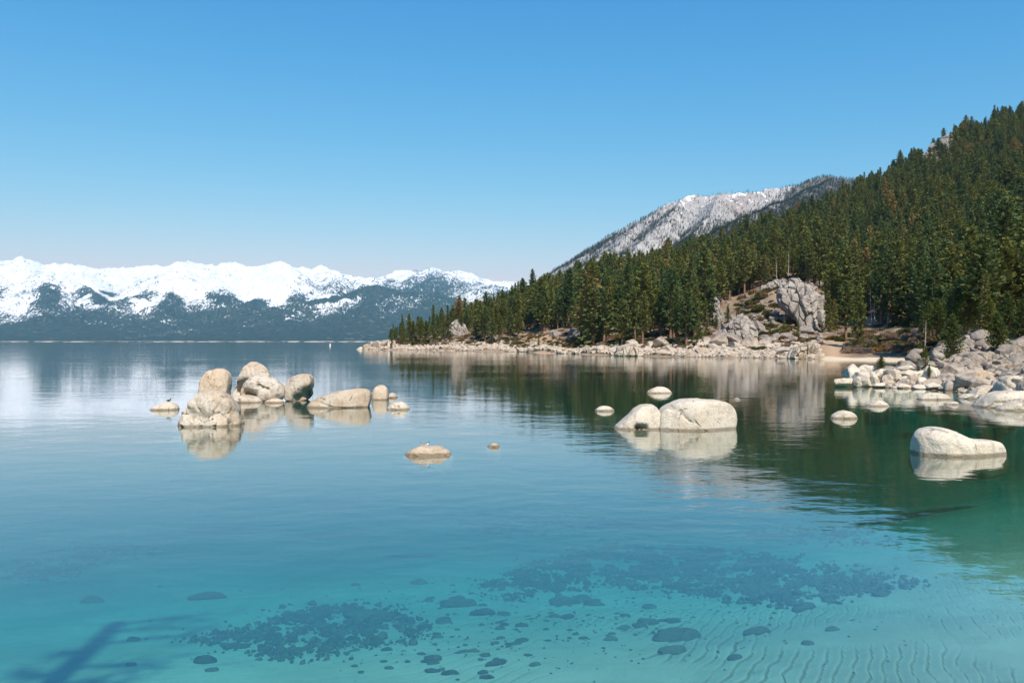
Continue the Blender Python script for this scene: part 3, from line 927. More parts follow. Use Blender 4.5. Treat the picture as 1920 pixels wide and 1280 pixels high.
def block(seed, sub=3, cuts=9, soft=0.25, rough=0.05, round_=0.0):
    """a unit granite boulder: a ball cut by a few planes, edges worn round"""
    g = np.random.default_rng(seed)
    v, f = ICO[sub]
    pp = 2.0 + 1.6 * (1 - round_)
    v = v / ((np.abs(v) ** pp).sum(1) ** (1 / pp))[:, None]
    ra = g.normal(size=(3, 3)); ra, _ = np.linalg.qr(ra); v = v @ ra
    n = g.normal(size=(cuts, 3)); n /= np.linalg.norm(n, axis=1)[:, None]
    dd = g.uniform(0.50 + 0.3 * round_, 0.82 + 0.14 * round_, cuts)
    for k in range(cuts):
        h = v @ n[k] - dd[k]
        over = np.where(h > -soft * 0.4, np.maximum(h, 0) * (1 - soft * 0.35), 0)
        v = v - over[:, None] * n[k]
    nrm = v / (np.linalg.norm(v, axis=1)[:, None] + 1e-9)
    s = seed * 1.37
    v = v + nrm * (rough * 2.0 * fbm(v[:, 0] * 1.3 + s, v[:, 1] * 1.3, v[:, 2] * 1.3, 3) + rough * 0.7 * fbm(v[:, 0] * 5 + s, v[:, 1] * 5, v[:, 2] * 5, 2))[:, None]
    lo, hi = v.min(0), v.max(0)
    return (v - (lo + hi) / 2) / ((hi - lo) / 2), f


def block_mesh(seed, mat, smooth=True, **kw):
    v, f = block(seed, **kw)
    return mesh_np('boulder_shape', v, f, smooth, [mat])


def smooth_closed(pts, n, it=2):
    """resample a closed outline to n points, corners eased"""
    P = np.array(pts, float)
    for _ in range(it):
        Q = np.roll(P, -1, 0)
        P = np.stack([0.75 * P + 0.25 * Q, 0.25 * P + 0.75 * Q], 1).reshape(-1, 2)
    seg = np.linalg.norm(np.roll(P, -1, 0) - P, axis=1); L = np.concatenate([[0], np.cumsum(seg)])
    Pc = np.concatenate([P, P[:1]])
    s = np.linspace(0, L[-1], n, endpoint=False)
    return np.stack([np.interp(s, L, Pc[:, 0]), np.interp(s, L, Pc[:, 1])], -1)


def blur_ring(A, k):
    if k < 1: return A
    w = np.hanning(2 * k + 3)[1:-1]; w /= w.sum()
    n = len(A)
    out = np.zeros_like(A)
    for i, ww in zip(range(-k, k + 1), w): out += ww * np.roll(A, i, 0)
    return out


def lobe(top, d, depth, seed=1, q=2.6, N=110, Mv=46, noise=0.05, lump=0.10, ridges=0.0, dents=(), tilt=0.0, closed=False, sink=None, facets=0, cracks=0, fract=None):
    """a boulder from the outline that stands above the water (picture points, left to right), swelling to `depth` metres front and back.
    Returns world-size verts about its centre, faces and the centre."""
    dc = d + 0.55 * depth
    P = [at(px, py, dc) for px, py in top]
    xs = [p.x for p in P]; zs = [p.z for p in P]
    w = max(xs) - min(xs); h = max(zs) - min(0, min(zs))
    ring = [(p.x, p.z) for p in P]
    if not closed:
        zb = sink if sink is not None else float(bed_z(np.mean(xs), dc)) - 0.3
        zb = max(zb, -2.6)
        xl, xr = ring[0][0], ring[-1][0]
        ring += [(xr + 0.05 * w, zb * 0.35), (xr - 0.02 * w, zb), (xl + 0.02 * w, zb), (xl - 0.05 * w, zb * 0.35)]
    S = smooth_closed(ring, N)
    cx = 0.5 * (min(xs) + max(xs)); cz = (0.10 * h if not closed else 0.5 * (min(zs) + max(zs)))
    c = np.array([cx, cz])
    vs = np.linspace(-1, 1, Mv)                      # -1 the face towards the water's near side
    sv = np.sin(vs * np.pi / 2)
    rad = np.clip(1 - np.abs(sv) ** q, 0, 1) ** (1 / q)
    ver = []
    for s, r in zip(sv, rad):
        k = int(1 + 16 * abs(s) ** 1.5)
        B = blur_ring(S, k) if abs(s) > 0.05 else S
        X = c[0] + (B[:, 0] - c[0]) * r; Z = c[1] + (B[:, 1] - c[1]) * r
        Y = np.full(N, s * depth) + tilt * (Z - c[1]) * (1 if s < 0 else 0.4)
        ver.append(np.stack([X, Y + dc, Z], -1))
    V = np.array(ver)                                  # Mv, N, 3
    V = V.reshape(-1, 3)
    ctr = np.array([cx, dc, cz])
    nrm = (V - ctr) / np.array([w / 2, depth, max(h, 0.2)]); nrm /= np.linalg.norm(nrm, axis=1)[:, None] + 1e-9
    sc_ = 1.0 / max(0.35, 0.35 * w)
    edge = np.repeat(np.abs(sv), N)                    # keep the outline close to the photograph's
    amp = (0.35 + 0.65 * sstep(0.1, 0.7, edge)) * w
    dsp = lump * 0.35 * fbm(V[:, 0] * sc_ * 0.8 + seed, V[:, 1] * sc_ * 0.8, V[:, 2] * sc_ * 0.8, 2)
    dsp = dsp + noise * 0.35 * fbm(V[:, 0] * sc_ * 3 + seed, V[:, 1] * sc_ * 3, V[:, 2] * sc_ * 3, 4)
    if ridges:
        rr = fbm(V[:, 0] * sc_ * 1.5 + seed * 2, V[:, 1] * sc_ * 1.5, V[:, 2] * sc_ * 2.4, 3, 0.5, True)
        dsp = dsp - ridges * np.clip(rr - 0.75, 0, 1) * 0.30
    V = V + nrm * (dsp * amp)[:, None]
    if facets:
        g = np.random.default_rng(seed)
        for _ in range(facets):
            n = np.array([g.normal(0, .5), -1.0 - abs(g.normal(0, .3)), g.normal(0.15, .5)]); n /= np.linalg.norm(n)
            pr = (V - ctr) @ n; lim = np.percentile(pr, 100) * g.uniform(0.74, 0.90)
            V = V - np.maximum(pr - lim, 0)[:, None] * 0.8 * n
    gk = np.random.default_rng(seed + 900)
    for _ in range(cracks):                            # joints that split the stone
        n = np.array([gk.normal(), 0.35 * gk.normal(), gk.normal()]); n /= np.linalg.norm(n)
        q0 = ctr + np.array([gk.uniform(-.28, .28) * w, 0, gk.uniform(0.0, .4) * h])
        ds_ = (V - q0) @ n + 0.05 * w * fbm(V[:, 0] * sc_ * 1.6 + seed, V[:, 1] * sc_, V[:, 2] * sc_ * 1.6, 3)
        V = V - nrm * (np.exp(-(ds_ / (0.011 * w)) ** 2) * 0.035 * w)[:, None] - nrm * (sstep(-0.01 * w, 0.01 * w, ds_) * gk.uniform(0.0, 0.03) * w)[:, None]
    if fract:                                          # broken rock below a height: blocks pushed in and out
        z_hi, amp_f, n_f = fract
        S_ = gk.uniform(V.min(0), V.max(0), (n_f, 3))
        Vw = V + 0.16 * np.stack([fbm(V[:, 0] * 2.2 + q_, V[:, 1] * 2.2, V[:, 2] * 2.2, 3) for q_ in (1.1, 5.2, 9.3)], -1)
        D_ = np.sqrt(((Vw[:, None, :] - S_[None]) ** 2 * np.array([.6, .8, 1.9])).sum(-1))
        o_ = np.argsort(D_, 1)
        e_ = np.take_along_axis(D_, o_[:, 1:2], 1)[:, 0] - np.take_along_axis(D_, o_[:, :1], 1)[:, 0]
        mk = sstep(z_hi + 0.35, z_hi - 0.25, V[:, 2] + 0.3 * fbm(V[:, 0] * 1.2, V[:, 1], V[:, 2], 2)) * (V[:, 1] < dc + 0.5 * depth) * (0.2 + 0.8 * sstep(0.05, 0.45, edge))
        V = V - nrm * (mk * (gk.uniform(0, amp_f, n_f)[o_[:, 0]] + 0.25 * amp_f * np.exp(-(e_ / 0.035) ** 2)))[:, None]
    for (px, py, r, dep) in dents:                     # hollows: picture spot, radius in px, metres in
        X0 = (px - 960) / F * d; Z0 = CAMH - (py - 640) / F * d
        rr = r / F * d
        k = np.exp(-(((V[:, 0] - X0) ** 2 + (V[:, 2] - Z0) ** 2) / rr ** 2)) * (V[:, 1] < dc + 0.1 * depth)
        V[:, 1] += k * dep
    i = np.arange(Mv - 1)[:, None]; j = np.arange(N)[None, :]; j2 = (j + 1) % N
    Fq = np.stack([i * N + j, i * N + j2, (i + 1) * N + j2, (i + 1) * N + j], -1).reshape(-1, 4)
    return V, Fq


def hero(name, lobes, mat, label, group=None):
    mb = MB()
    for kw in lobes:
        mb.add(*lobe(**kw))
    V = mb.verts()
    o0 = np.array([V[:, 0].mean(), V[:, 1].mean(), 0.0])
    me = mesh_np(name, V - o0, mb.faces(), True, [M[mat]])
    o = link(name, me, loc=tuple(o0))
    return tag(o, label, 'boulder', group)


G_ISL = 'boulders of the small island cluster'
hero('boulder', [dict(top=[(334, 799), (338, 783), (348, 764), (361, 746), (377, 733), (395, 728), (413, 731), (429, 740), (441, 753), (450, 770), (455, 786), (456, 799)],
     d=37.4, depth=1.35, seed=11, noise=0.05, lump=0.06, q=2.7, tilt=0.12, N=170, Mv=90, facets=3, cracks=2, fract=(0.72, 0.5, 60))],
     'island_rock', 'rough domed boulder with dark hollows low on its face, in front of the island cluster', G_ISL)
hero('boulder', [dict(top=[(374, 752), (374, 730), (377, 712), (382, 702), (394, 694), (408, 688), (422, 690), (433, 699), (433, 715), (430, 735), (429, 752)],
     d=54.0, depth=1.0, seed=12, noise=0.06, lump=0.06, q=3.4, facets=6, cracks=2)], 'tan_rock', 'upright tan boulder with a cracked top, behind the rough domed boulder', G_ISL)
hero('boulder', [dict(top=[(431, 750), (433, 735), (438, 725), (447, 713), (452, 701), (456, 688), (465, 679), (478, 676), (491, 681), (501, 692), (508, 706), (510, 750)],
     d=56.0, depth=1.1, seed=13, noise=0.05, lump=0.08, facets=4, cracks=1, tilt=-0.2, dents=[(446, 733, 14, 1.3), (462, 722, 11, 0.7)])], 'island_rock', 'tallest boulder of the island cluster, rust stained crown over a dark undercut', G_ISL)
hero('boulder', [dict(top=[(451, 738), (455, 726), (464, 712), (477, 703), (492, 702), (510, 706), (524, 714), (533, 727), (535, 737), (530, 750), (505, 757), (480, 756), (458, 750)],
     d=52.8, depth=1.1, seed=14, noise=0.06, lump=0.08, facets=4, cracks=1, closed=True, dents=[(487, 722, 4, 0.35), (494, 726, 4, 0.35), (503, 729, 4, 0.3), (514, 725, 3, 0.2), (463, 738, 8, 0.8), (476, 743, 7, 0.7)])],
     'island_rock', 'rounded pale grey boulder with a wavy cleft, leaning before the tallest island boulder', G_ISL)
hero('boulder', [dict(top=[(534, 741), (536, 722), (541, 711), (552, 704), (568, 700), (581, 701), (587, 708), (586, 724), (580, 737), (574, 752), (556, 758), (538, 756)],
     d=53.4, depth=1.0, seed=15, noise=0.07, lump=0.08, q=3.2, facets=6, cracks=1, closed=True, tilt=-0.1, dents=[(574, 742, 13, 1.1), (556, 748, 8, 0.5)])], 'island_rock', 'cream boulder with a dark undercut corner, standing beside the clefted grey boulder', G_ISL)
hero('boulder', [dict(top=[(426, 754), (432, 745), (446, 741), (465, 741), (482, 743), (492, 749), (495, 754)], d=52.2, depth=0.8, seed=16, sink=-1.0)],
     'island_rock', 'low pale slab lying at the foot of the island boulders', G_ISL)
hero('boulder', [dict(top=[(495, 754), (502, 749), (514, 746), (524, 747), (531, 751), (533, 754)], d=52.0, depth=0.5, seed=17, sink=-1.0)],
     'tan_rock', 'tiny tan stone awash between slab and cream boulder', G_ISL)
hero('boulder', [dict(top=[(574, 765), (577, 757), (590, 747), (605, 739), (625, 731), (648, 727), (672, 725), (688, 726), (697, 731), (699, 741), (697, 756), (693, 765)],
     d=48.2, depth=1.1, seed=18, noise=0.06, lump=0.06, q=3.0, facets=6, cracks=1)], 'island_rock', 'long sloping slab, white at its low end and brown at its blunt end', G_ISL)
hero('boulder', [dict(top=[(697, 752), (698, 735), (703, 725), (713, 721), (723, 723), (728, 732), (728, 752)], d=54.6, depth=0.7, seed=19, q=3.2, facets=5)],
     'tan_rock', 'small rounded tan boulder behind the brown end of the long slab', G_ISL)
hero('boulder', [dict(top=[(726, 749), (729, 738), (736, 735), (743, 739), (747, 749)], d=56.5, depth=0.5, seed=20, sink=-1.0)], 'island_rock', 'little pale stone tucked behind the small rounded tan boulder', G_ISL)
hero('boulder', [dict(top=[(725, 767), (732, 757), (744, 752), (757, 753), (765, 760), (769, 767)], d=46.8, depth=0.55, seed=21, sink=-1.0, noise=0.1)],
     'white_rock', 'low white rock just beyond the long slab, last of the island cluster', G_ISL)
hero('boulder', [dict(top=[(283, 768), (290, 761), (303, 755), (318, 753), (330, 756), (334, 762), (335, 768)], d=46.5, depth=0.6, seed=22, sink=-1.0)],
     'white_rock', 'flat pale rock with a lone dark bird, beside the rough domed boulder', G_ISL)
hero('boulder', [dict(top=[(757, 853), (766, 846), (778, 839), (792, 835), (808, 836), (824, 836), (838, 843), (848, 852)], d=27.9, depth=0.50, seed=23, sink=-0.8, noise=0.10, lump=0.12, facets=3)],
     'tan_rock', 'low tan and white rock alone in open water, carrying two birds')
hero('boulder', [dict(top=[(912, 837), (918, 833), (926, 830), (934, 832), (938, 837)], d=30.2, depth=0.2, seed=24, sink=-0.6)], 'tan_rock', 'tiny tan stone barely breaking the open water')
hero('boulder', [dict(top=[(1149, 802), (1160, 793), (1172, 784), (1181, 773), (1191, 763), (1204, 757), (1221, 756), (1232, 763), (1241, 777), (1248, 802)],
                      d=36.4, depth=1.0, seed=25, q=2.8, noise=0.05, facets=4, dents=[(1194, 801, 6, 0.5), (1205, 802, 6, 0.5)]),
                 dict(top=[(1226, 804), (1230, 785), (1236, 768), (1250, 758), (1265, 750), (1285, 745), (1312, 746), (1342, 750), (1362, 752), (1375, 761), (1381, 776), (1381, 792), (1374, 804)],
                      d=36.2, depth=1.45, seed=26, q=3.6, noise=0.045, lump=0.05, facets=6, cracks=1)], 'white_rock', 'largest smooth white boulder in the water, two lobes with a crease between')
hero('boulder', [dict(top=[(1716, 851), (1714, 832), (1716, 815), (1724, 805), (1744, 799), (1765, 800), (1784, 807), (1808, 819), (1830, 823), (1860, 824), (1875, 830), (1880, 843), (1879, 851)],
                      d=28.0, depth=0.95, seed=27, q=2.7, noise=0.04, lump=0.04, facets=2, sink=-0.9)], 'white_rock', 'smooth white boulder shaped like a shoe, lone in the dark green water')
for tp, dd, dp, lb in [
        ([(1212, 737), (1220, 728), (1234, 724), (1250, 725), (1261, 736)], 61.5, 0.7, 'flat white rock beyond the largest white boulder'),
        ([(1114, 770), (1122, 763), (1134, 760), (1146, 763), (1153, 769)], 45.8, 0.4, 'small flat rock just short of the largest white boulder'),
        ([(1373, 750), (1379, 746), (1385, 746), (1389, 750)], 54.5, 0.25, 'tiny white stone beyond the blunt end of the largest white boulder'),
        ([(1557, 784), (1566, 774), (1578, 769), (1592, 770), (1605, 778), (1606, 784)], 41.3, 0.5, 'low white rock by itself between the big boulders and the rock pile'),
        ([(1621, 762), (1632, 753), (1645, 749), (1658, 752), (1668, 761)], 49.2, 0.55, 'low white rock in the shallows before the rock pile'),
        ([(1720, 749), (1730, 739), (1748, 735), (1768, 736), (1778, 741), (1784, 749)], 54.6, 0.7, 'broad flat white rock off the middle of the rock pile'),
        ([(1768, 758), (1776, 755), (1788, 752), (1797, 754), (1798, 758)], 50.4, 0.35, 'thin white stone beside the broad flat rock'),
        ([(1795, 749), (1804, 741), (1818, 737), (1834, 739), (1842, 749)], 55.5, 0.6, 'flat white slab off the toe of the great white slab'),
        ([(1817, 750), (1826, 732), (1842, 722), (1856, 719), (1866, 726), (1872, 748)], 58.5, 0.8, 'pale wedge of granite behind the great white slab'),
        ([(1826, 766), (1836, 750), (1852, 735), (1872, 730), (1900, 729), (1920, 731), (1945, 740), (1950, 766)], 48.0, 1.5, 'great white slab sloping into the water at the shore'),
        ([(1866, 768), (1885, 756), (1905, 748), (1925, 747), (1960, 752), (1965, 768)], 46.0, 0.9, 'low white slab in front of the great white slab'),
        ([(1868, 742), (1870, 722), (1876, 711), (1890, 703), (1908, 704), (1920, 710), (1945, 722), (1950, 742)], 56.5, 1.3, 'big white oval boulder perched above the great white slab'),
        ([(1880, 712), (1884, 690), (1892, 675), (1904, 667), (1918, 669), (1940, 690), (1945, 712)], 68.0, 1.7, 'huge dark grey boulder above the white oval boulder')]:
    hero('boulder', [dict(top=tp, d=dd, depth=dp, seed=int(tp[0][0]) % 97, sink=-1.2, noise=0.07, lump=0.06, q=3.0, facets=5, cracks=1)],
         'grey_rock' if 'dark grey' in lb else 'white_rock', lb, 'white rocks off the near shore')

# the rock pile on the near point: picture centre, width, height, metres out, tilt, stone, label
PILE = [
    (1581, 717, 36, 17, 70.5, 12, 'w', 'pointed white block at the very tip of the rock pile'),
    (1606, 716, 16, 17, 70.0, -20, 'w', 'small white block beside the tip block of the pile'),
    (1598, 699, 34, 22, 73.5, 38, 'w', 'sloping white slab forming the pile tip skyline'),
    (1626, 693, 27, 17, 74.0, -15, 'w', 'rounded cracked white block at the top of the pile tip'),
    (1619, 710, 34, 24, 71.0, -10, 'w', 'big smooth white block overhanging a dark gap at the pile tip'),
    (1637, 712, 12, 26, 70.5, 5, 'w', 'narrow upright white block next to the overhanging block'),
    (1651, 707, 26, 24, 71.5, -25, 'w', 'white block with a scooped face right of the upright block'),
    (1650, 722, 26, 8, 69.5, 0, 'w', 'thin white slab at the waterline under the scooped block'),
    (1675, 706, 24, 24, 70.5, 10, 'w', 'tall white block beneath the round olive bush'),
    (1704, 701, 38, 14, 70.5, -6, 'w', 'long flat white block topping the layered rocks'),
    (1706, 713, 36, 11, 69.5, -3, 'w', 'long flat white block under the flat topmost one'),
    (1694, 725, 22, 11, 68.0, 0, 'w', 'small white mound in the water before the layered blocks'),
    (1676, 727, 8, 5, 68.0, 0, 'w', 'tiniest white stone in the water before the layered blocks'),
    (1698, 692, 26, 12, 73.0, 5, 'w', 'white block behind the layered rocks'),
    (1716, 690, 14, 14, 74.0, 10, 'w', 'small peaked white block behind the layered rocks'),
    (1730, 716, 22, 16, 68.5, 15, 'w', 'white block below the yellow sapling'),
    (1750, 705, 28, 28, 69.0, -8, 'w', 'tall white block behind the yellow sapling'),
    (1729, 703, 26, 16, 70.5, 20, 'w', 'sloped white block left of the yellow sapling'),
    (1752, 725, 30, 13, 66.5, 0, 'w', 'wide white block at the waterline below the sapling'),
    (1725, 727, 24, 9, 67.0, 0, 'w', 'low white block at the waterline beside the layered rocks'),
    (1773, 712, 20, 20, 67.5, 5, 'p', 'pinkish squared block beside the big tawny boulder'),
    (1778, 728, 13, 11, 65.5, 0, 'w', 'round white stone in the water beside the tawny boulder'),
    (1818, 709, 66, 26, 65.0, 16, 't', 'big tawny boulder overhanging black shade at the water'),
    (1848, 707, 28, 22, 66.5, 35, 'p', 'narrow grey boulder leaning on the tawny boulder'),
    (1868, 694, 34, 20, 68.5, 25, 'p', 'brown grey boulder under the huge dark boulder'),
    (1770, 690, 20, 18, 72.5, 5, 'p', 'cracked grey boulder above the pinkish block'),
    (1789, 680, 19, 16, 75.0, 0, 'p', 'round grey boulder second row above the tawny boulder'),
    (1790, 693, 22, 13, 71.5, -5, 'p', 'flat grey boulder resting on the tawny boulder'),
    (1815, 684, 24, 20, 74.0, -15, 'p', 'dark mottled boulder above the middle of the tawny boulder'),
    (1808, 669, 24, 18, 79.0, 20, 'p', 'large rounded grey boulder behind the mottled one'),
    (1792, 671, 20, 14, 81.0, -10, 'p', 'grey boulder at the foot of the bushy pine'),
    (1835, 676, 18, 14, 77.0, 20, 'p', 'pale grey boulder left of the dark pine shade'),
    (1842, 678, 11, 9, 75.0, 0, 'p', 'small pale boulder left of the dark pine shade'),
    (1833, 690, 14, 13, 70.5, -40, 'p', 'small white wedge between mottled boulder and leaning slab'),
    (1857, 684, 30, 14, 72.0, 18, 'p', 'tilted grey slab below the dark pine shade'),
    (1856, 671, 14, 12, 79.0, 0, 'p', 'small grey boulder in the dark pine shade'),
    (1838, 637, 36, 32, 97.0, 12, 'd', 'round dark boulder balanced high above the pile'),
    (1841, 655, 28, 26, 93.0, 25, 'd', 'dark boulder propping up the balanced round one'),
    (1812, 649, 30, 24, 96.0, -15, 'p', 'pale cracked boulder left of the balanced round one'),
    (1806, 660, 22, 16, 90.0, 0, 'p', 'grey boulder under the pale cracked one'),
    (1757, 670, 24, 18, 80.0, -20, 'd', 'dark rounded boulder beside the young fir'),
    (1712, 672, 22, 22, 85.0, 10, 'd', 'dark rounded boulder on the far side of the young fir'),
    (1720, 661, 20, 14, 92.0, 20, 'd', 'brownish boulder above the young fir'),
    (1762, 681, 22, 10, 76.0, -25, 'p', 'flat grey boulder below the young fir'),
    (1740, 688, 26, 10, 73.5, 5, 'p', 'flat tan grey boulder under the young fir'),
    (1695, 684, 20, 14, 78.0, 0, 'p', 'pinkish boulder behind the round olive bush'),
    (1908, 650, 34, 24, 85.0, 15, 'd', 'grey boulder at the wood edge above the huge dark one'),
    (1915, 672, 22, 14, 76.0, 0, 'd', 'pale topped boulder behind the huge dark one'),
    (1885, 655, 22, 16, 88.0, 0, 'd', 'shaded boulder under the dark pine'),
    (1905, 628, 26, 20, 110.0, 0, 'p', 'pale boulder glimpsed among the trees at the wood edge'),
]
PM = {}
for j, (cx, cyy, w, h, d, tl, st, lb) in enumerate(PILE):
    mat = {'w': 'white_rock', 'p': 'pile_rock', 't': 'tan_rock', 'd': 'grey_rock'}[st]
    me = block_mesh(300 + j, M[mat], sub=4, cuts=12 if st != 'd' else 6, soft=0.12, rough=0.055, round_=0.7 if st == 'd' else (0.35 if st == 't' else 0.05))
    p = at(cx, cyy, d)
    k = d / F
    o = link('boulder', me, loc=p, rot=(0.25 * math.sin(j * 2.1), -R(tl), 0.5 * math.sin(j * 1.3)), scl=(w * k * 0.60, 0.5 * (w + h) * k * 0.62, h * k * 0.62))
    tag(o, lb, 'boulder', 'boulders of the near rock pile')

# fill between the big rocks
ROCKS = [block_mesh(500 + k, M['shore_rock'], smooth=False, sub=3 if k < 8 else 2, cuts=13, soft=0.08, rough=0.03, round_=0.0) for k in range(12)]
PILEROCKS = [block_mesh(540 + k, M['pile_rock'], smooth=False, sub=3, cuts=12, soft=0.1, rough=0.03, round_=0.05) for k in range(6)]


def pile_fill():
    u = rng.uniform(1572, 1960, 2600)
    d = np.where(u > 1735, rng.uniform(60, 108, len(u)), rng.uniform(68, 81, len(u)))
    d = np.where((u > 1860) & (rng.random(len(u)) < 0.25), rng.uniform(50, 62, len(u)), d)
    x = (u - 960) / F * d; z = hill_z(x, d)
    s = np.minimum(rng.lognormal(-1.3, 0.5, len(u)), 0.95) * np.where(d > 84, 1.25, 1.0) * np.where(u < 1735, 0.75, 1)
    ok = (z > -0.3) & (z < 4.9) & ((z < 1.7) | (rng.random(len(z)) < 0.4))
    u, d, x, z, s = [q[ok] for q in (u, d, x, z, s)]
    o = np.argsort(-s / d)
    big, rest = o[:120], o[120:1000]
    u2 = rng.uniform(1940, 2700, 1500); d2 = rng.uniform(22, 100, 1500); x2 = (u2 - 960) / F * d2; z2 = hill_z(x2, d2)     # the shore goes on out of the picture
    ok = (z2 > -0.4) & (z2 < 4.5); u2, d2, x2, z2 = [q[ok] for q in (u2, d2, x2, z2)]
    rest = np.concatenate([rest, np.arange(len(u), len(u) + len(u2))])
    u, d, x, z, s = [np.concatenate(q) for q in ((u, u2), (d, d2), (x, x2), (z, z2), (s, np.minimum(rng.lognormal(-0.6, 0.5, len(u2)), 1.4)))]
    AR = [(1500, 1640, 'packed about the tip of the rock pile'), (1640, 1735, 'packed under the layered white rocks'), (1735, 1790, 'packed above the yellow sapling'),
          (1790, 1850, 'packed behind the tawny boulder'), (1850, 1990, 'packed below the big grey boulders')]
    for a, b, zt in AR:
        for j, k in enumerate(sorted([k for k in big if a <= u[k] < b], key=lambda k: u[k])):
            ob = link('pile_stone', PILEROCKS[int(rng.integers(0, 6))], loc=(x[k], d[k], z[k] + 0.22 * s[k]), rot=(rng.uniform(-.5, .5), rng.uniform(-.5, .5), rng.uniform(0, 6.28)),
                      scl=(s[k] * rng.uniform(.85, 1.3), s[k] * rng.uniform(.85, 1.2), s[k] * rng.uniform(.6, .95)))
            tag(ob, f"{'grey brown' if z[k] > 1.2 else 'pale'} stone {zt}, {ordinal(j)} from the left", 'stone', 'loose stones of the near rock pile')
    n = len(rest)
    instancer('pile_rubble', shape_coll('rubble_shape', PILEROCKS), np.stack([x, d, z + 0.1 * s], -1)[rest], np.stack([s * 1.1, s, s * 0.75], -1)[rest],
              np.stack([rng.uniform(-.4, .4, n), rng.uniform(-.4, .4, n), rng.uniform(0, 6, n)], -1), rng.integers(0, 6, n), 'small loose stones packed between the boulders of the near pile', 'rubble')


pile_fill()


def shore_rocks():
    """rubble along the promontory: the largest are boulders of their own"""
    su, sd = [690, 760, 870, 950, 1050, 1150, 1280, 1380, 1450, 1530], [386, 373, 340, 318, 265, 232, 208, 197, 190, 182]
    out = []
    for _ in range(6500):
        u = rng.uniform(672, 1536)
        w = np.interp(u, [672, 750, 900, 960, 1000, 1080, 1150, 1250, 1350, 1450, 1536], [9, 12, 17, 15, 7, 8, 13, 22, 28, 26, 18])
        inland = -1.2 + abs(rng.normal(0, 0.55)) * w
        d = np.interp(u, su, sd) + inland
        x = (u - 960) / F * d; z = float(hill_z(x, d))
        if z < -0.5: continue
        s = rng.lognormal(-0.72, 0.45)
        s = min(s, 2.0) * (1.0 if inland < 5 else 0.95)
        if rng.random() > (1.0 if inland < 7 else 0.62): continue
        out.append((x, d, z + 0.15 * s, s, u))
    for _ in range(420):                       # stones lying about the brushy knoll
        u = rng.uniform(1335, 1550); d = rng.uniform(205, 285)
        x = (u - 960) / F * d; z = float(hill_z(x, d))
        _, v = px_of(x, d, z)
        if not in_poly(np.array([u]), np.array([v]), CLIFF_ZONE)[0]: continue
        s = min(rng.lognormal(-0.55, 0.55), 2.4)
        out.append((x, d, z + 0.1 * s, s, u))
    # bigger named ones seen in the photograph
    for u, inl, s in [(1175, 1.5, 3.2), (1160, 2.0, 2.4), (1195, 1.0, 2.2), (1215, 1.5, 2.0), (1240, 14, 2.6), (1190, 12, 2.2), (1225, 12, 2.2), (1320, 14, 3.0), (1345, 18, 3.4),
                      (1365, 22, 3.2), (1405, 20, 2.6), (1470, 3, 2.0),
                      (700, 5, 3.2), (712, 5, 4.0), (724, 6, 3.4), (735, 4, 2.4), (690, 2, 2.0), (925, 18, 2.6), (1005, 18, 2.2)]:
        d = np.interp(u, su, sd) + inl
        x = (u - 960) / F * d; z = float(hill_z(x, d))
        out.append((x, d, z + 0.25 * s, s, u))
    out.sort(key=lambda r: -r[3] / r[1])
    names = [(672, 760, 'on the promontory tip'), (760, 870, 'below the first tall promontory pines'), (870, 975, 'under the grey promontory outcrop'),
             (975, 1085, 'below the sandy clearing'), (1085, 1210, 'by the sloping shore slabs'), (1210, 1330, 'on the rubble slope short of the cliff'),
             (1330, 1450, 'on the rubble slope below the brushy knoll'), (1450, 1545, 'at the shore beneath the granite cliff')]
    big = out[:292]
    for a, b, zt in names:
        ks = sorted([r for r in big if a <= r[4] < b], key=lambda r: r[4])
        for j, (x, y, z, s, u) in enumerate(ks):
            k = int(rng.integers(0, 8))
            o = link('shore_boulder', ROCKS[k], loc=(x, y, z), rot=(rng.uniform(-.35, .35), rng.uniform(-.35, .35), rng.uniform(0, 6.28)),
                     scl=(s * rng.uniform(.8, 1.25), s * rng.uniform(.8, 1.25), s * rng.uniform(.55, .85)))
            sz = 'large' if s > 2.4 else ('mid-sized' if s > 1.4 else 'small')
            tag(o, f'{sz} pale boulder {zt}, {ordinal(j)} from the left', 'boulder', 'boulders along the promontory shore')
    rest = out[292:]
    pts = [r[:3] for r in rest]
    scl = [(r[3] * rng.uniform(.8, 1.3), r[3] * rng.uniform(.8, 1.3), r[3] * rng.uniform(.5, .85)) for r in rest]
    rot = [rng.uniform(-.4, .4, 3) + [0, 0, rng.uniform(0, 6)] for r in rest]
    instancer('shore_rubble', shape_coll('shore_stone_shape', ROCKS), pts, scl, rot, rng.integers(0, 12, len(rest)), 'pale granite rubble heaped along the promontory waterline', 'rubble')


shore_rocks()
hp, hs = hill_rocks()
instancer('hillside_rubble', shape_coll('hillside_stone_shape', ROCKS), hp, np.stack([hs * 1.1, hs, hs * 0.8], -1),
          np.stack([rng.uniform(-.4, .4, len(hs)), rng.uniform(-.4, .4, len(hs)), rng.uniform(0, 6, len(hs))], -1), rng.integers(0, 8, len(hs)), 'pale rocks showing in gaps of the hillside forest', 'rubble')
hero('boulder', [dict(top=[(667, 656), (672, 652), (677, 649), (680, 652), (681, 656)], d=392, depth=2.0, seed=71, sink=-2)], 'white_rock', 'pointed pale rock farthest out off the promontory tip', 'rocks off the promontory tip')
hero('boulder', [dict(top=[(681, 656), (684, 651), (689, 650), (694, 651), (696, 656)], d=390, depth=2.0, seed=72, sink=-2)], 'white_rock', 'squat pale rock between pointed rock and promontory tip', 'rocks off the promontory tip')


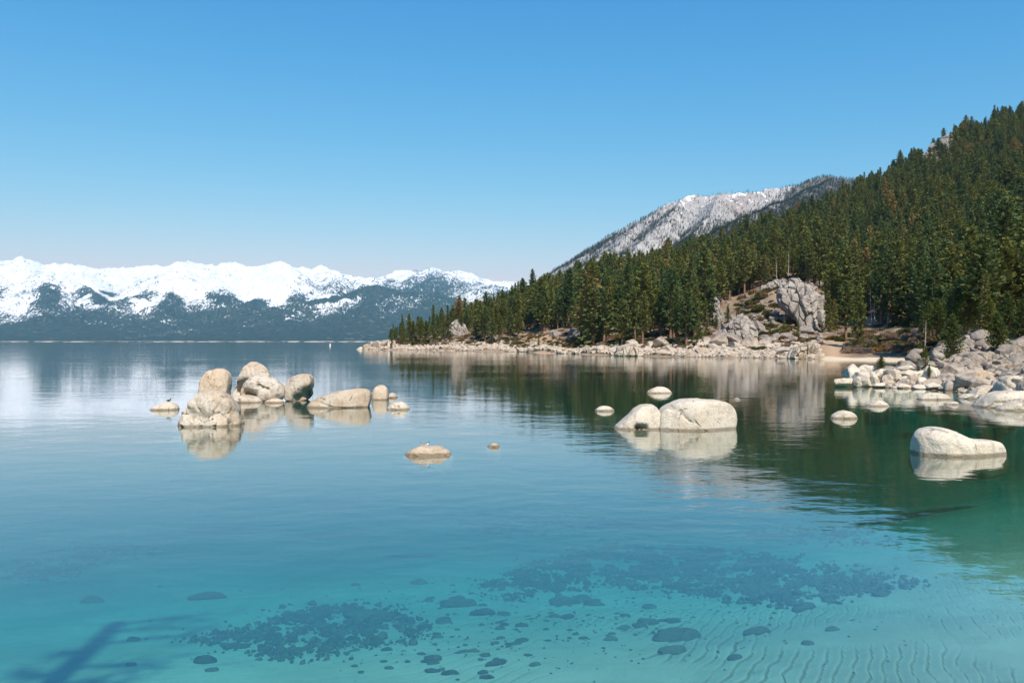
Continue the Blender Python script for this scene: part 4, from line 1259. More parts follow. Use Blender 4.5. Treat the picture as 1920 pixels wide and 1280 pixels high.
# the granite cliff on the knoll, and the smaller outcrops
def crag(name, label, top, d, depth, seed, mat='cliff_rock', bl=26, seams=1.0):
    """a jointed granite face: an outline swelling forward, split by joints into blocks"""
    V, Fq = lobe(top=top, d=d, depth=depth, seed=seed, N=200, Mv=110, noise=0.10, lump=0.25, q=3.4, closed=True, tilt=0.45, facets=6)
    g = np.random.default_rng(seed)
    lo, hi = V.min(0), V.max(0)
    S = g.uniform(lo, hi, (bl * 5, 3))
    W = np.array([1.25, 0.8, 0.5])
    D_ = np.sqrt((((V[:, None, :] - S[None]) * W) ** 2).sum(-1))
    o = np.argsort(D_, 1)
    d1 = np.take_along_axis(D_, o[:, :1], 1)[:, 0]; d2 = np.take_along_axis(D_, o[:, 1:2], 1)[:, 0]
    size = (hi - lo).max()
    step = g.uniform(-0.06, 0.05, len(S))[o[:, 0]] * size
    joint = np.exp(-((d2 - d1) / (0.011 * size)) ** 2) * 0.045 * size * seams
    ctr = (lo + hi) / 2
    nrm = (V - ctr) / ((hi - lo) / 2); nrm[:, 1] *= 1.6
    nrm /= np.linalg.norm(nrm, axis=1)[:, None] + 1e-9
    V = V + nrm * (step - joint)[:, None]
    o0 = np.array([ctr[0], ctr[1], lo[2]])
    ob = link(name, mesh_np(name, V - o0, Fq, False, [M[mat]]), loc=tuple(o0))
    return tag(ob, label, 'cliff')


crag('granite_cliff', 'tall pale jointed granite cliff on the brushy knoll above the beach',
     [(1500, 642), (1493, 625), (1488, 605), (1478, 590), (1468, 575), (1462, 558), (1458, 545), (1466, 533), (1480, 525), (1497, 521), (1512, 523), (1528, 532), (1540, 545), (1546, 560), (1544, 580), (1536, 600), (1531, 618), (1528, 642)],
     244, 5.5, 5)
crag('rock_outcrop', 'low grey fractured outcrop at the foot of the brushy knoll', [(1345, 655), (1350, 632), (1362, 610), (1375, 598), (1388, 590), (1400, 592), (1410, 606), (1414, 625), (1405, 645), (1395, 656)], 224, 4.0, 8)
crag('rock_outcrop', 'small pale crag at the top of the brushy knoll', [(1440, 552), (1436, 538), (1446, 527), (1460, 522), (1474, 526), (1478, 540), (1470, 552)], 292, 3.0, 9)
crag('rock_outcrop', 'bare pale summit outcrop near the crest of the wooded hill', [(1728, 300), (1738, 284), (1752, 272), (1768, 258), (1783, 250), (1796, 256), (1800, 272), (1790, 290), (1775, 305), (1750, 312)], 770, 16, 10, bl=34)
crag('rock_outcrop', 'rounded grey outcrop among the promontory pines', [(836, 634), (838, 620), (846, 606), (856, 598), (866, 600), (876, 612), (880, 634)], 384, 4.0, 14)
crag('rock_outcrop', 'grey outcrop behind the sandy clearing pines', [(928, 622), (935, 606), (945, 598), (958, 594), (966, 602), (970, 622)], 395, 3.5, 15)
crag('rock_outcrop', 'slanting pale outcrop in the forest right below the mountain', [(1275, 478), (1282, 466), (1292, 458), (1304, 462), (1312, 472), (1306, 488), (1278, 488)], 1640, 22, 16)
crag('rock_outcrop', 'pale block showing between trees by the knoll', [(1336, 590), (1337, 570), (1342, 556), (1348, 556), (1351, 572), (1352, 614), (1335, 614)], 258, 2.2, 17)

crag('tilted_outcrop', 'pale tilted granite slab running into the water beneath the cliff', [(1478, 673), (1483, 660), (1492, 651), (1505, 645), (1520, 640), (1530, 645), (1533, 660), (1533, 674)], 183, 4.0, 21, mat='shore_rock', bl=20)
crag('tilted_outcrop', 'pair of long pale slabs at the shore below the pines', [(1150, 668), (1156, 659), (1166, 653), (1180, 649), (1192, 652), (1203, 659), (1208, 668)], 216, 3.0, 22, mat='shore_rock', bl=14)

# ------------------------------------------------------------------ trees near the rock pile, on the tip, dead trees
def ground_tree(var, u, base, top, d, rz, label, **kw):
    p = at(u, base, d)
    return place_tree(var, p, (base - top) / F * d, rz, label, **kw)


for u, base, top, d, k, lb in [
        (735, 649, 619, 376, 7, 'lone small fir at the end of the promontory tip'), (752, 646, 610, 381, 8, 'slim fir, next in from the lone tip fir'),
        (768, 645, 587, 385, 9, 'tall dark fir on the promontory tip'), (757, 646, 622, 379, 3, 'low bushy pine at the foot of the tall tip fir'),
        (789, 643, 593, 382, 1, 'broad pine right behind the tall tip fir'), (799, 642, 600, 384, 4, 'second broad pine behind the tall tip fir'),
        (813, 645, 570, 372, 10, 'tallest dark fir of the promontory tip'), (840, 634, 572, 378, 7, 'pointed fir inland of the tallest tip fir'),
        (1010, 651, 624, 292, 8, 'small dark fir standing alone on the sandy clearing'),
        (1470, 628, 592, 224, 7, 'small dark fir at the foot of the granite cliff'), (1497, 628, 600, 222, 9, 'smaller fir close against the granite cliff'),
        (1553, 640, 545, 236, 10, 'tall dark fir shading the edge of the granite cliff'), (1565, 638, 560, 240, 8, 'dark fir beside the one that shades the cliff'),
        (1342, 622, 590, 244, 3, 'dark pine over the fractured outcrop'), (1365, 612, 572, 250, 5, 'shadowed pine between outcrop and knoll'), (1311, 655, 600, 218, 1, 'pine standing forward on the rubble slope')]:
    ground_tree(TREES[k], u, base, top, d, u * 1.7, lb, fat=1.15)
for u, base, top, d, k, fat, lb in [
        (1786, 676, 588, 86, 0, 1.25, 'bushy bright green pine rooted in the boulders of the pile'), (1736, 694, 648, 73, 2, 1.1, 'dense young fir growing out of the rock pile'),
        (1652, 706, 665, 73, 3, 1.0, 'tiny wind-bent pine on the rock pile'), (1742, 716, 683, 68.5, 3, 0.6, 'thin yellow sapling on the rock pile'),
        (1872, 685, 585, 84, 1, 1.3, 'dark spreading pine above the tilted slab'), (1893, 668, 548, 98, 0, 1.2, 'big pine at the wood edge above the grey boulders'),
        (1916, 665, 560, 95, 1, 1.2, 'pine at the frame edge above the grey boulders'), (1858, 650, 556, 118, 0, 1.1, 'pine right behind the balanced round boulder'),
        (1760, 640, 560, 135, 1, 1.2, 'pine behind the bushy bright green one'), (1745, 628, 565, 150, 0, 1.1, 'shadowy pine beside the leaning dead trunk'),
        (1815, 640, 545, 125, 3, 1.1, 'pine left of the balanced round boulder'), (1835, 622, 520, 140, 1, 1.0, 'tall pine behind the balanced round boulder')]:
    ground_tree(NEAR[k], u, base, top, d, u * 0.9, lb, fat=fat)


def snag(label, base_pt, H, seed, lean=(0, 0), nbr=26, r0=0.012, blen=0.12, name='dead_tree'):
    g = np.random.default_rng(seed)
    e = bpy.data.objects.new(name, None); C.objects.link(e)
    e.location = base_pt
    tag(e, label, 'tree', 'bare dead trees')
    off = lambda t: np.array([lean[0] * H * t + 0.02 * H * math.sin(3 * t + seed), lean[1] * H * t, H * t])
    tk = MB()
    ts = np.linspace(0, 1, 9)
    for a, b in zip(ts[:-1], ts[1:]):
        tk.add(*tube(off(a) - [0, 0, 0.5 if a == 0 else 0], off(b), r0 * H * (1 - a) ** 0.8 + 0.015, r0 * H * (1 - b) ** 0.8 + 0.015, 8))
    link('trunk', mesh_np('dead_trunk', tk.verts(), tk.faces(), True, [M['deadwood']]), e)
    bm_ = MB()
    for k in range(nbr):
        t = g.uniform(0.25, 0.97); az = g.uniform(0, 6.28); L_ = H * blen * g.uniform(0.4, 1.2) * (1.1 - 0.6 * t)
        d = np.array([math.cos(az), math.sin(az), g.uniform(-0.25, 0.35)])
        p = off(t); q = p + d * L_ * 0.55; w = q + (d + np.array([g.normal(0, .3), g.normal(0, .3), 0.25])) * L_ * 0.45
        r = 0.004 * H * (1.1 - t) + 0.012
        bm_.add(*tube(p, q, r, r * 0.65, 4)); bm_.add(*tube(q, w, r * 0.65, r * 0.25, 4))
    link('branches', mesh_np('dead_branches', bm_.verts(), bm_.faces(), True, [M['deadwood']]), e)
    return e


for u, base, top, d, sd, ln, lb in [
        (1732, 660, 600, 112, 1, (0.09, 0), 'leaning brown dead trunk above the rock pile'), (1633, 606, 540, 232, 2, (0, 0), 'pale bare snag, taller of the pair behind the sandy slope'),
        (1640, 606, 548, 232, 3, (0.02, 0), 'second pale snag of the pair behind the sandy slope'), (1688, 580, 528, 250, 4, (0, 0), 'silvery snag with many twigs in the wood above the beach'),
        (1663, 620, 590, 226, 5, (0.03, 0), 'short snag with white limbs above the dry brush'), (1478, 516, 472, 330, 6, (0, 0), 'dead tree standing over the cliff top'),
        (1455, 518, 482, 330, 7, (0, 0), 'thin dead tree behind the knoll crest'), (1818, 640, 590, 130, 8, (0, 0), 'dead trunk among pines near the balanced boulder'),
        (1205, 640, 590, 245, 9, (0, 0), 'bare trunk in the pines above the shore slabs'), (1128, 645, 610, 262, 10, (0, 0), 'bare trunk close to the sandy clearing'),
        (1325, 610, 575, 250, 11, (0, 0), 'bare trunk in the pines short of the knoll')]:
    p = at(u, base, d)
    snag(lb, p, (base - top) / F * d, sd, ln)

# the dead pine on the shore behind the viewer whose shadow falls on the lake bed
def shadow_tree():
    tip = bed_hit(218, 1166)
    by = -4.0
    k = (tip.y - by) / (-TO_SUN.y)
    top = tip + TO_SUN * k
    base = Vector((top.x - 0.25, by, float(bed_z(top.x, by)) - 0.1))
    H = top.z - base.z
    e = bpy.data.objects.new('dead_tree', None); C.objects.link(e); e.location = base
    tag(e, 'dead pine on the shore, seen by its branched shadow on the lake bed', 'tree', 'bare dead trees')
    tk, br = MB(), MB()
    off = lambda t: np.array([0.25 * t + 0.12 * math.sin(t * 9), 0.1 * math.sin(t * 6), H * t])
    ts = np.linspace(0, 1, 12)
    rad = lambda t: 0.33 - 0.12 * t
    for a, b in zip(ts[:-1], ts[1:]): tk.add(*tube(off(a), off(b), rad(a), rad(b), 10))
    g = np.random.default_rng(5)
    spec = [(0.985, 1, 1.9, 0.55), (0.955, 1, 2.6, 0.55), (0.90, 1, 2.7, 0.45), (0.86, -1, 0.5, 0.5), (0.82, 1, 1.9, 0.05), (0.79, -1, 0.8, 0.5), (0.77, 1, 1.2, 0.2), (0.73, -1, 1.0, 0.4)]
    spec += [(g.uniform(0.35, 0.72), g.choice([-1, 1]), g.uniform(0.8, 2.2), 0.1) for _ in range(10)]
    for t, sg, L_, up in spec:
        d = np.array([sg, g.normal(0, 0.2), up]); p = off(t); q = p + d * L_ * 0.5; w = q + (d + np.array([0.1 * sg, 0.1, -0.35])) * L_ * 0.5
        br.add(*tube(p, q, 0.085, 0.06, 6)); br.add(*tube(q, w, 0.06, 0.02, 6))
        w2 = q + np.array([sg * 0.6, 0.2, -0.25]) * L_ * 0.3
        br.add(*tube(q, w2, 0.05, 0.015, 5))
    for k in range(190):                         # twigs
        t, sg, L_, up = spec[int(g.integers(0, 9))]
        p = off(t) + np.array([sg, g.normal(0, 0.2), up]) * L_ * g.uniform(0.25, 1.0) + g.normal(0, 0.05, 3)
        dv = np.array([sg * g.uniform(0.2, 1.0), g.normal(0, 0.5), g.normal(0.25, 0.5)]); dv /= np.linalg.norm(dv)
        br.add(*tube(p, p + dv * g.uniform(0.25, 0.7), 0.035, 0.012, 4))
    link('trunk', mesh_np('dead_pine_trunk', tk.verts(), tk.faces(), True, [M['deadwood']]), e)
    link('branches', mesh_np('dead_pine_branches', br.verts(), br.faces(), True, [M['deadwood']]), e)


shadow_tree()

# ------------------------------------------------------------------ shrubs
def shrub_mesh(seed, mat, n=420, leaf=0.10, flat=0.6, twig=False):
    g = np.random.default_rng(seed)
    d = g.normal(size=(n, 3)); d[:, 2] = np.abs(d[:, 2]); d /= np.linalg.norm(d, axis=1)[:, None]
    r = 0.72 + 0.30 * fbm(d[:, 0] * 1.7 + seed, d[:, 1] * 1.7, d[:, 2] * 1.7, 3) + 0.06 * g.normal(size=n)
    r *= np.where(g.random(n) < 0.3, g.uniform(0.5, 0.95, n), 1)
    c = d * r[:, None] * np.array([1, 1, flat])
    V, n0, Fc = [], 0, []
    for rep in range(2):
        ax = d + g.normal(0, 0.6, (n, 3)); ax /= np.linalg.norm(ax, axis=1)[:, None]
        sd = np.cross(ax, g.normal(size=(n, 3))); sd /= np.linalg.norm(sd, axis=1)[:, None]
        l = leaf * g.uniform(0.7, 1.4, (n, 1)); w = l * (0.18 if twig else 0.6)
        V.append(np.stack([c - ax * l, c + sd * w, c + ax * l, c - sd * w], 1).reshape(-1, 3)); Fc.append(np.arange(n * 4).reshape(-1, 4) + n0); n0 += n * 4
    return mesh_np('shrub_leaf_shape', np.concatenate(V), np.concatenate(Fc), False, [M[mat]])


def stems_mesh(seed):
    g = np.random.default_rng(seed); mb = MB()
    for k in range(7):
        az = k * 0.9 + g.normal(0, .2)
        mb.add(*tube((0, 0, -0.2), (0.5 * math.cos(az), 0.5 * math.sin(az), 0.35 + 0.1 * g.random()), 0.035, 0.015, 4))
    return mesh_np('shrub_stem_shape', mb.verts(), mb.faces(), True, [M['bark']])


STEMS = [stems_mesh(k) for k in range(2)]
SHR = {'g': [shrub_mesh(60 + k, 'manzanita') for k in range(4)], 'b': [shrub_mesh(70 + k, 'brush', n=520, leaf=0.12, twig=True) for k in range(4)],
       'r': [shrub_mesh(80 + k, 'rust_brush', leaf=0.10) for k in range(3)]}


def put_shrub(kind, x, y, z, s, label, group, flat=1.0):
    e = bpy.data.objects.new('shrub', None); C.objects.link(e)
    e.location = (x, y, z); e.rotation_euler = (0, 0, rng.uniform(0, 6.28)); e.scale = (s * rng.uniform(.9, 1.3), s * rng.uniform(.9, 1.2), s * flat)
    tag(e, label, 'shrub', group)
    link('foliage', SHR[kind][int(rng.integers(0, len(SHR[kind])))], e)
    link('stems', STEMS[int(rng.integers(0, 2))], e)


SP = []   # kind, u, v (ground row), radius m
for u, v, r in [(1418, 622, 1.9), (1432, 630, 2.4), (1445, 615, 2.2), (1410, 570, 2.6), (1425, 582, 3.2), (1440, 590, 2.6), (1452, 575, 2.0), (1425, 556, 2.4), (1460, 550, 1.6), (1475, 533, 1.8), (1447, 535, 2.0),
                (1515, 582, 1.6), (1428, 655, 1.5), (1408, 655, 1.3), (1420, 658, 1.6), (1505, 645, 1.2), (1465, 600, 2.0), (1470, 620, 2.2), (1490, 632, 2.0), (1520, 640, 1.8), (1395, 590, 2.0),
                (1315, 652, 1.4), (1330, 655, 1.2), (1605, 645, 2.0), (1575, 640, 1.6), (1590, 632, 2.0), (1645, 635, 1.6), (1660, 650, 2.2), (1700, 625, 2.4), (1680, 612, 2.2), (1710, 608, 3.0), (1725, 610, 2.4),
                (1615, 650, 2.2), (1020, 650, 1.3), (1100, 655, 1.4), (1120, 656, 1.4), (895, 645, 1.5), (985, 648, 1.2)]:
    SP.append(('g', u, v, r))
for k in range(46):
    SP.append(('b', rng.uniform(1585, 1735), rng.uniform(628, 662), rng.uniform(1.2, 2.2)))
for k in range(110):
    SP.append(('r' if k % 3 else 'g', rng.uniform(1375, 1500), rng.uniform(540, 645), rng.uniform(1.0, 2.3)))
for k in range(8):
    SP.append(('b', rng.uniform(1450, 1545), rng.uniform(636, 655), rng.uniform(0.9, 1.6)))
for k in range(12):
    SP.append(('r', rng.uniform(985, 1060), rng.uniform(628, 656), rng.uniform(0.8, 1.5)))


def hill_hit(u, v, lo=120.0, hi=420.0):
    d = np.arange(lo, hi, 0.5)
    ok = np.where(CAMH - (v - 640) / F * d <= hill_z((u - 960) / F * d, d))[0]
    return at(u, v, d[ok[0]]) if len(ok) else None


KW = {'g': 'olive green', 'b': 'dry mauve grey', 'r': 'rusty brown'}
AREA = [(0, 1150, 'by the sandy clearing'), (1150, 1400, 'low on the rubble slope'), (1400, 1560, 'on the knoll under the granite cliff'), (1560, 1660, 'on the slope by the sandy bank'), (1660, 1760, 'above the end of the beach')]
hit = [(k, p, r, u) for k, u, v, r in SP if (p := hill_hit(u, v)) is not None]
for kind in 'gbr':
    for a, b, zt in AREA:
        for j, (k, p, r, u) in enumerate(sorted([h for h in hit if h[0] == kind and a <= h[3] < b], key=lambda h: h[3])):
            put_shrub(kind, p.x, p.y, float(hill_z(p.x, p.y)) - 0.1, r, f'{KW[kind]} shrub {zt}, {ordinal(j)} from the left', 'shrubs on the open slopes', 1.25)
for u, v, d, r, lb in [(1690, 702, 74, 0.72, 'round olive bush on top of the rock pile'), (1868, 668, 84, 1.0, 'dark green bush shaded by the spreading pine'), (1800, 668, 84, 0.8, 'green bush at the foot of the bushy bright pine'),
                       (1772, 672, 84, 0.9, 'green bush between the young fir and the bright pine'), (1822, 664, 90, 0.9, 'low green bush under the pale cracked boulder'), (1888, 690, 74, 0.7, 'small green bush against the huge dark boulder'),
                       (1725, 668, 92, 1.1, 'olive bush above the young fir'), (1905, 645, 92, 1.2, 'green bush at the wood edge above the grey boulders')]:
    p = at(u, v, d); put_shrub('g', p.x, p.y, p.z, r, lb, 'bushes on the rock pile', 1.15)

def undergrowth():
    X, Y, S_, I = [], [], [], []
    u = rng.uniform(740, 1760, 2600)
    sh = np.interp(u, [690, 760, 870, 950, 1050, 1150, 1280, 1380, 1450, 1530, 1560, 1700, 1760], [386, 373, 340, 318, 265, 232, 208, 197, 190, 182, 176, 163, 120])
    d = sh + 9 + rng.exponential(20, len(u))
    x = (u - 960) / F * d; z = hill_z(x, d)
    _, v = px_of(x, d, z)
    ok = (z > 1.6) & ~(in_poly(u, v, CLIFF_ZONE)) & ~((u > 1540) & (u < 1600) & (v > 640)) & ~((u > 985) & (u < 1060) & (v > 630) & (rng.random(len(u)) < 0.7))
    u, d, x, z = u[ok], d[ok], x[ok], z[ok]
    s = rng.lognormal(-0.1, 0.4, len(u))
    instancer('undergrowth', shape_coll('undergrowth_shape', SHR['g'] + SHR['r'] + SHR['b'][:2]), np.stack([x, d, z - 0.1], -1), np.stack([s * 1.2, s * 1.1, s], -1),
              np.stack([s * 0, s * 0, rng.uniform(0, 6.28, len(s))], -1), rng.integers(0, 9, len(s)), 'low brush growing under the shore pines', 'undergrowth')


undergrowth()

# ------------------------------------------------------------------ stones on the lake bed
STONES = [block_mesh(700 + k, M['bed_stone'], sub=3, cuts=5, rough=0.06, round_=0.6) for k in range(8)]
PALE = [block_mesh(720 + k, M['bed_stone_pale'], sub=3, cuts=5, rough=0.06, round_=0.6) for k in range(3)]


def bed_stone(u, v, w, h, label, group=None, pale=False, rz=None):
    p = bed_hit(u, v); k = p.y / F
    dy = 0.62 * h * k / max((v - 640) / F, 0.05) * 0.5           # lying flat: its length along the bed
    hz = min(0.42 * w * k * 0.5, 0.16)
    me = (PALE if pale else STONES)[int(rng.integers(0, 3 if pale else 8))]
    o = link('submerged_stone', me, loc=(p.x, p.y, float(bed_z(p.x, p.y)) + 0.2 * hz), rot=(0, 0, rz if rz is not None else rng.uniform(-.3, .3)),
             scl=(w * k * 0.5, max(min(dy, w * k * 0.5 * 1.3), 0.05), hz))
    return tag(o, label, 'stone', group)


for u, v, w, h, pl, lb in [
        (627, 1005, 118, 24, 1, 'broad pale brown slab sunk in open water beyond the stone beds'), (388, 1122, 78, 14, 0, 'long flat dark slab alone on the sand'),
        (384, 1241, 48, 20, 0, 'dark squared stone in front of the dense stone bed'), (397, 1257, 26, 7, 0, 'thin stone below the dark squared stone'),
        (831, 1166, 32, 20, 1, 'heart-shaped brownish stone on clear sand'), (787, 1094, 34, 14, 0, 'squared dark stone upright on the sand between the beds'),
        (1270, 1198, 94, 22, 0, 'largest dark slab lying on the rippled sand'), (1262, 1223, 56, 12, 0, 'broken slab just below the largest dark slab'),
        (1215, 1168, 42, 14, 0, 'dark oval stone above the largest dark slab'), (1261, 1165, 32, 11, 0, 'rounded stone to the side of the dark oval stone'),
        (1420, 1187, 54, 12, 0, 'long flat stone out on the rippled sand'), (1378, 1234, 30, 14, 0, 'dark angular stone on the ripples near the bottom'),
        (1652, 1115, 34, 11, 0, 'dark stone at the far end of the long stone bed'), (1508, 1142, 52, 12, 0, 'oval stone at the near edge of the long bed'),
        (1092, 1126, 38, 22, 1, 'rounded brown stone at the corner of the long bed'), (1060, 1132, 60, 16, 1, 'pale flat stone against the rounded brown one'),
        (1115, 1134, 44, 9, 0, 'flat dark stone beside the rounded brown one'), (1064, 1158, 28, 12, 0, 'dark round stone below the rounded brown one'),
        (1144, 1199, 30, 10, 1, 'brownish oval stone beside the largest dark slab'), (1171, 1178, 28, 8, 1, 'brown flat stone before the dark oval stone'),
        (1515, 1207, 24, 9, 0, 'small dark stone on the ripples beyond the angular one'), (1562, 1181, 30, 8, 0, 'faint flat stone among the ripples'),
        (683, 1158, 76, 13, 1, 'long pale slab lying on the dense stone bed'), (712, 1155, 40, 24, 1, 'grey oval stone behind the long pale slab'),
        (612, 1176, 36, 12, 1, 'pinkish stone in the middle of the dense bed'), (860, 1136, 70, 12, 0, 'long dark slab between the two stone beds'),
        (905, 1152, 50, 9, 0, 'flat slab below the long dark slab between beds'), (930, 1246, 44, 9, 0, 'long narrow stone near the bottom'),
        (913, 1271, 30, 9, 0, 'dark oval stone at the very bottom'), (812, 1259, 30, 8, 0, 'flat dark stone near the bottom by the dense bed'),
        (850, 1262, 24, 8, 0, 'oval stone next to the flat dark one near the bottom'), (730, 1253, 20, 7, 0, 'small stone below the dense bed'),
        (812, 1236, 34, 12, 0, 'angular dark stone below the scattered stones'), (978, 1202, 28, 8, 0, 'dark flat stone at the end of the scatter'),
        (245, 1247, 22, 9, 0, 'small stone under the branched shadow'), (250, 1201, 30, 7, 0, 'flat stone beside the branched shadow'),
        (172, 1129, 50, 10, 1, 'faint pale slab beyond the branched shadow'), (667, 1097, 20, 6, 0, 'small dark stone on the sand beyond the dense bed'),
        (1625, 848, 74, 9, 1, 'brown slab just under the surface near the shoe-shaped boulder'), (1440, 770, 50, 6, 1, 'brown slab under the surface behind the largest white boulder'),
        (1340, 930, 60, 10, 1, 'dim slab deep in the green water')]:
    bed_stone(u, v, w, h, lb, None, bool(pl))


def stone_beds():
    """two beds of cobbles: the larger ones singly, the rest as one mass each"""
    A = [(358, 1200), (420, 1185), (500, 1172), (520, 1148), (590, 1136), (690, 1137), (740, 1143), (790, 1180), (740, 1206), (700, 1215), (640, 1212), (630, 1228), (560, 1236), (470, 1225), (440, 1208), (380, 1208)]
    B = [(905, 1110), (960, 1080), (1010, 1055), (1100, 1040), (1150, 1020), (1280, 1028), (1400, 1042), (1520, 1058), (1640, 1078), (1720, 1090), (1650, 1108), (1560, 1124), (1480, 1138), (1380, 1126), (1290, 1110), (1200, 1105), (1130, 1090), (1040, 1108), (960, 1120)]
    Cc = [(0, 1075), (60, 1050), (160, 1022), (300, 1028), (220, 1050), (120, 1078), (40, 1092)]
    Dd = [(840, 985), (900, 962), (1050, 965), (1150, 985), (1000, 1000), (900, 1002)]
    Ee = [(1380, 1000), (1500, 985), (1620, 1000), (1680, 1018), (1560, 1020), (1440, 1012)]
    for nm, poly, n, nbig, lb in (('near', A, 2600, 40, 'dense bed of cobbles'), ('long', B, 6500, 40, 'long bed of cobbles'), ('left', Cc, 700, 0, ''), ('mid', Dd, 420, 0, ''), ('right', Ee, 420, 0, '')):
        px = np.array(poly); lo, hi = px.min(0) - [40, 10], px.max(0) + [40, 10]
        U, Vv = rng.uniform(lo, hi, (n * 8, 2)).T
        ok = in_poly(U + rng.normal(0, 24, len(U)), Vv + rng.normal(0, 5.5, len(U)), poly) & (pn(U * 0.02, Vv * 0.06, 3.0) + 0.7 * pn(U * 0.07, Vv * 0.2, 5.0) + rng.normal(0, 0.12, len(U)) > -0.12)
        U, Vv = U[ok][:n], Vv[ok][:n]
        big = [(u, v, rng.uniform(14, 30)) for u, v in zip(U[:nbig], Vv[:nbig])]
        U, Vv = U[nbig:], Vv[nbig:]
        bx, by, bz = bed_hits(U, Vv)
        s = np.minimum(rng.lognormal(1.55, 0.55, len(U)), 24) * by / F * 0.5
        pts = np.stack([bx, by, bz + 0.02], -1)
        scl = np.stack([s, s * rng.uniform(.6, 1.2, len(s)), np.minimum(s * rng.uniform(.5, 1.0, len(s)), 0.22)], -1)
        rot = np.stack([rng.normal(0, .12, len(s)), rng.normal(0, .12, len(s)), rng.uniform(0, 6.28, len(s))], -1)
        idx = rng.integers(0, 11, len(s))
        instancer('cobble_bed', shape_coll(nm + '_cobble_shape', STONES + PALE), pts, scl, rot, idx,
                  {'near': 'dense dark cobble bed under the clear near water', 'long': 'long dark cobble bed stretching over the sand', 'left': 'dim cobble bed near the branched shadow',
                   'mid': 'faint cobble patch in deeper water beyond the beds', 'right': 'faint cobble patch beyond the rippled sand'}[nm], 'cobbles')
        for j, (u, v, w) in enumerate(sorted(big)):
            bed_stone(u, v, w, w * rng.uniform(.28, .42), f"dark {'rounded' if j % 2 else 'flat'} stone on the {lb}, {ordinal(j)} from the left", 'larger stones on the cobble beds')
    # loose stones strewn on the sand
    sc_pts = []
    zone = [(760, 1085), (930, 1090), (1010, 1130), (1260, 1130), (1330, 1160), (1240, 1190), (1080, 1215), (960, 1275), (700, 1275), (620, 1250), (760, 1200), (800, 1150)]
    while len(sc_pts) < 74:
        u, v = rng.uniform([620, 1085], [1340, 1276])
        if in_poly(np.array([u]), np.array([v]), zone)[0]: sc_pts.append((u, v))
    for j, (u, v) in enumerate(sorted(sc_pts)):
        w = min(rng.lognormal(2.75, 0.35), 34)
        bed_stone(u, v, w, w * rng.uniform(.28, .42), f'small dark stone strewn on open sand between the beds, {ordinal(j)} from the left', 'stones strewn on open sand')
    U, Vv = rng.normal([1000, 1165], [290, 45], (700, 2)).T
    ok = (Vv < 1279) & (Vv > 1080) & (U < 1800)
    bx, by, bz = bed_hits(U[ok], Vv[ok])
    s = rng.lognormal(1.3, 0.4, len(bx)) * by / F * 0.5
    pts = np.stack([bx, by, bz + 0.01], -1); scl = np.stack([s, s * .9, s * .4], -1)
    rot = np.stack([s * 0, s * 0, rng.uniform(0, 6, len(s))], -1); idx = rng.integers(0, 8, len(s))
    instancer('scattered_pebbles', shape_coll('pebble_shape', STONES), pts, scl, rot, idx, 'tiny dark pebbles scattered over the lake sand', 'pebbles')


stone_beds()

# ------------------------------------------------------------------ birds and the buoy
def bird_mesh(dark_all=False):
    """body, neck, head and bill as one continuous skin, grown ring by ring along the spine"""
    spine = [(-0.21, 0.115, 0.004, 0.004), (-0.17, 0.110, 0.035, 0.016), (-0.11, 0.100, 0.062, 0.050), (-0.03, 0.092, 0.078, 0.074), (0.05, 0.096, 0.072, 0.074), (0.105, 0.125, 0.050, 0.058),
             (0.130, 0.170, 0.028, 0.034), (0.140, 0.205, 0.025, 0.028), (0.158, 0.232, 0.032, 0.032), (0.185, 0.240, 0.029, 0.029), (0.207, 0.236, 0.014, 0.013), (0.245, 0.228, 0.008, 0.004), (0.256, 0.226, 0.002, 0.002)]
    n = 14; V = []; colr = []
    P = np.array([(a, b) for a, b, _, _ in spine])
    T = np.gradient(P, axis=0); T /= np.linalg.norm(T, axis=1)[:, None]
    for k, (x, z, ry, rz) in enumerate(spine):
        nx, nz = -T[k, 1], T[k, 0]
        for j in range(n):
            a = j / n * 2 * math.pi
            V.append((x + nx * math.sin(a) * rz, math.cos(a) * ry, z + nz * math.sin(a) * rz))
            black = k >= 6 or (math.sin(a) > 0.35 and k < 5)
            colr.append(2.0 if k >= 10 else (1.0 if (black or dark_all) else 0.0))
    V.append((spine[0][0] - 0.01, 0, spine[0][1])); colr.append(1.0)
    f = []
    for k in range(len(spine) - 1):
        for j in range(n): f.append((k * n + j, k * n + (j + 1) % n, (k + 1) * n + (j + 1) % n, (k + 1) * n + j))
    tail = len(V) - 1
    tri = [(tail, (j + 1) % n, j) for j in range(n)]
    me = mesh_np('bird_body', V, [np.array(f), np.array(tri)], True, attrs={'plume': colr})
    t = NT('plumage')
    a = t.attr('plume')
    col = t.mix(t.ramp(a, 0.3, 0.7), (0.82, 0.81, 0.78), (0.015, 0.015, 0.017))
    col = t.mix(t.ramp(a, 1.4, 1.7), col, (0.30, 0.13, 0.05))
    me.materials.append(t.principled(col, 0.6, None, 0.3))
    mb = MB()
    for s in (-1, 1):
        mb.add(*tube((0.0, 0.028 * s, 0.06), (0.005, 0.028 * s, 0.0), 0.006, 0.005, 5)); mb.add(*tube((0.0, 0.028 * s, 0.004), (0.045, 0.034 * s, 0.002), 0.007, 0.010, 5))
    t2 = NT('bird_leg'); m2 = t2.principled((0.35, 0.14, 0.05), 0.6)
    wing = []
    xs = np.linspace(-0.19, 0.07, 7)
    return me, mesh_np('bird_legs', mb.verts(), mb.faces(), True, [m2])


BM = bird_mesh(); BD = bird_mesh(True)


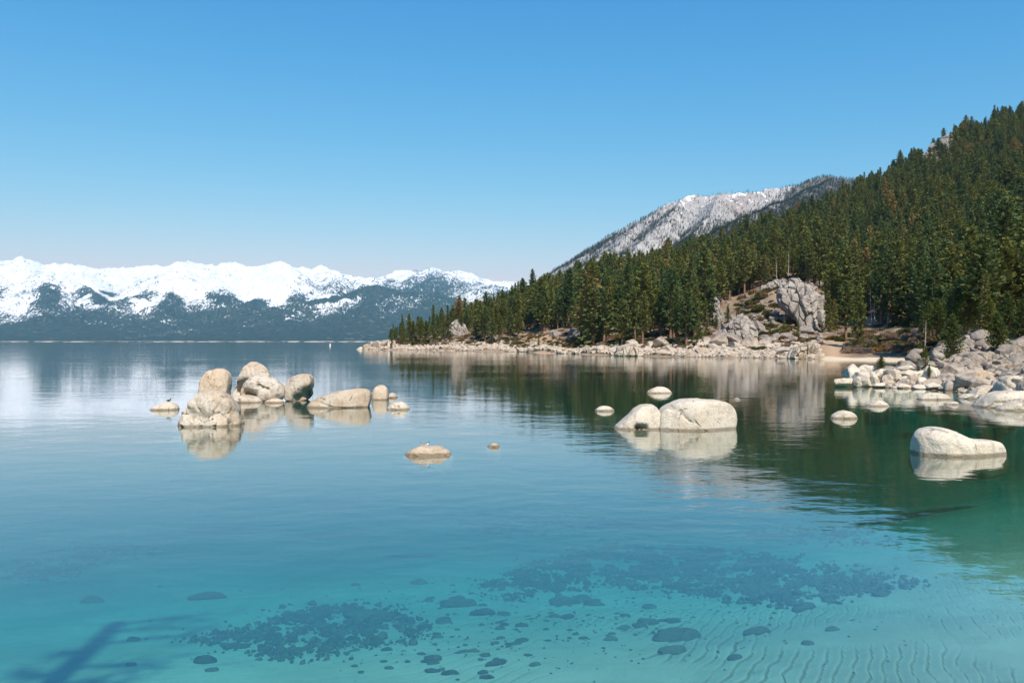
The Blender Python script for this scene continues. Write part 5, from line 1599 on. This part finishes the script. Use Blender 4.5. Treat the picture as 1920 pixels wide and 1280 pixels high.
def top_of(u, d, d2, default):
    """height of the rock under a bird"""
    dg = bpy.context.evaluated_depsgraph_get()
    best = None
    for d_ in np.linspace(d, d2, 12):
        x = (u - 960) / F * d_
        h, loc, *_ = sc.ray_cast(dg, Vector((x, d_, 3.0)), Vector((0, 0, -1)))
        if h and loc.z > 0.05 and (best is None or loc.z > best.z): best = loc
    return best or Vector(((u - 960) / F * d, d, default))


bpy.context.view_layer.update()
for u, d0, d1, dft, rz, s, ms_, lb in [(793, 27.9, 28.8, 0.34, R(160), 0.42, BM, 'smaller black and white duck, head turned away, on the low tan rock'),
                                       (800, 27.9, 28.8, 0.34, R(15), 0.5, BM, 'larger black and white duck side-on upon the low tan rock'),
                                       (316, 46.8, 47.8, 0.40, R(40), 0.75, BD, 'lone dark duck standing on the flat pale rock')]:
    p = top_of(u, d0, d1, dft)
    e = bpy.data.objects.new('duck', None); C.objects.link(e); e.location = p; e.rotation_euler = (0, 0, rz); e.scale = (s, s, s)
    tag(e, lb, 'bird', 'ducks resting on rocks')
    link('body', ms_[0], e); link('legs', ms_[1], e)


def buoy():
    p = at(619, 648, 700); p.z = 0
    prof = [(0, -1.0), (0.55, -0.9), (0.6, 0.0), (0.58, 0.9), (0.45, 1.3), (0.22, 1.7), (0.2, 2.2), (0.0, 2.35)]
    n = 16; V = [(r * math.cos(a), r * math.sin(a), z) for r, z in prof for a in np.arange(n) / n * 6.28318]
    i = np.arange(len(prof) - 1)[:, None]; j = np.arange(n)[None]
    f = np.stack([i * n + j, i * n + (j + 1) % n, (i + 1) * n + (j + 1) % n, (i + 1) * n + j], -1).reshape(-1, 4)
    t = NT('buoy_paint')
    z = t.sepz(t.obj())
    m = t.principled(t.mix(t.math('MULTIPLY', t.ramp(z, 0.45, 0.5), t.ramp(z, 0.75, 0.7)), (0.85, 0.85, 0.85), (0.75, 0.30, 0.05)), 0.4)
    tag(link('marker_buoy', mesh_np('buoy', V, f, True, [m]), loc=p), 'tiny white buoy floating far out before the mountain shore', 'buoy')


buoy()

# ------------------------------------------------------------------ the air
def build_haze():
    x0, x1, y0, y1, z0, z1 = -17500, 17500, -400, 20000, -45, 1650
    v = [(x0, y0, z0), (x1, y0, z0), (x1, y1, z0), (x0, y1, z0), (x0, y0, z1), (x1, y0, z1), (x1, y1, z1), (x0, y1, z1)]
    f = np.array([(0, 3, 2, 1), (4, 5, 6, 7), (0, 1, 5, 4), (1, 2, 6, 5), (2, 3, 7, 6), (3, 0, 4, 7)])
    me = mesh_np('haze', v, f, False)
    t = NT('haze')
    pv = t.n('ShaderNodeVolumePrincipled', {'Color': (0.33, 0.70, 1.0, 1), 'Density': 3.4e-5, 'Anisotropy': 0.0})
    t.link(pv.outputs[0], t.out.inputs['Volume'])
    me.materials.append(t.m)
    tag(link('haze', me), 'thin blue haze of distance over the lake', 'haze', kind='stuff')


build_haze()
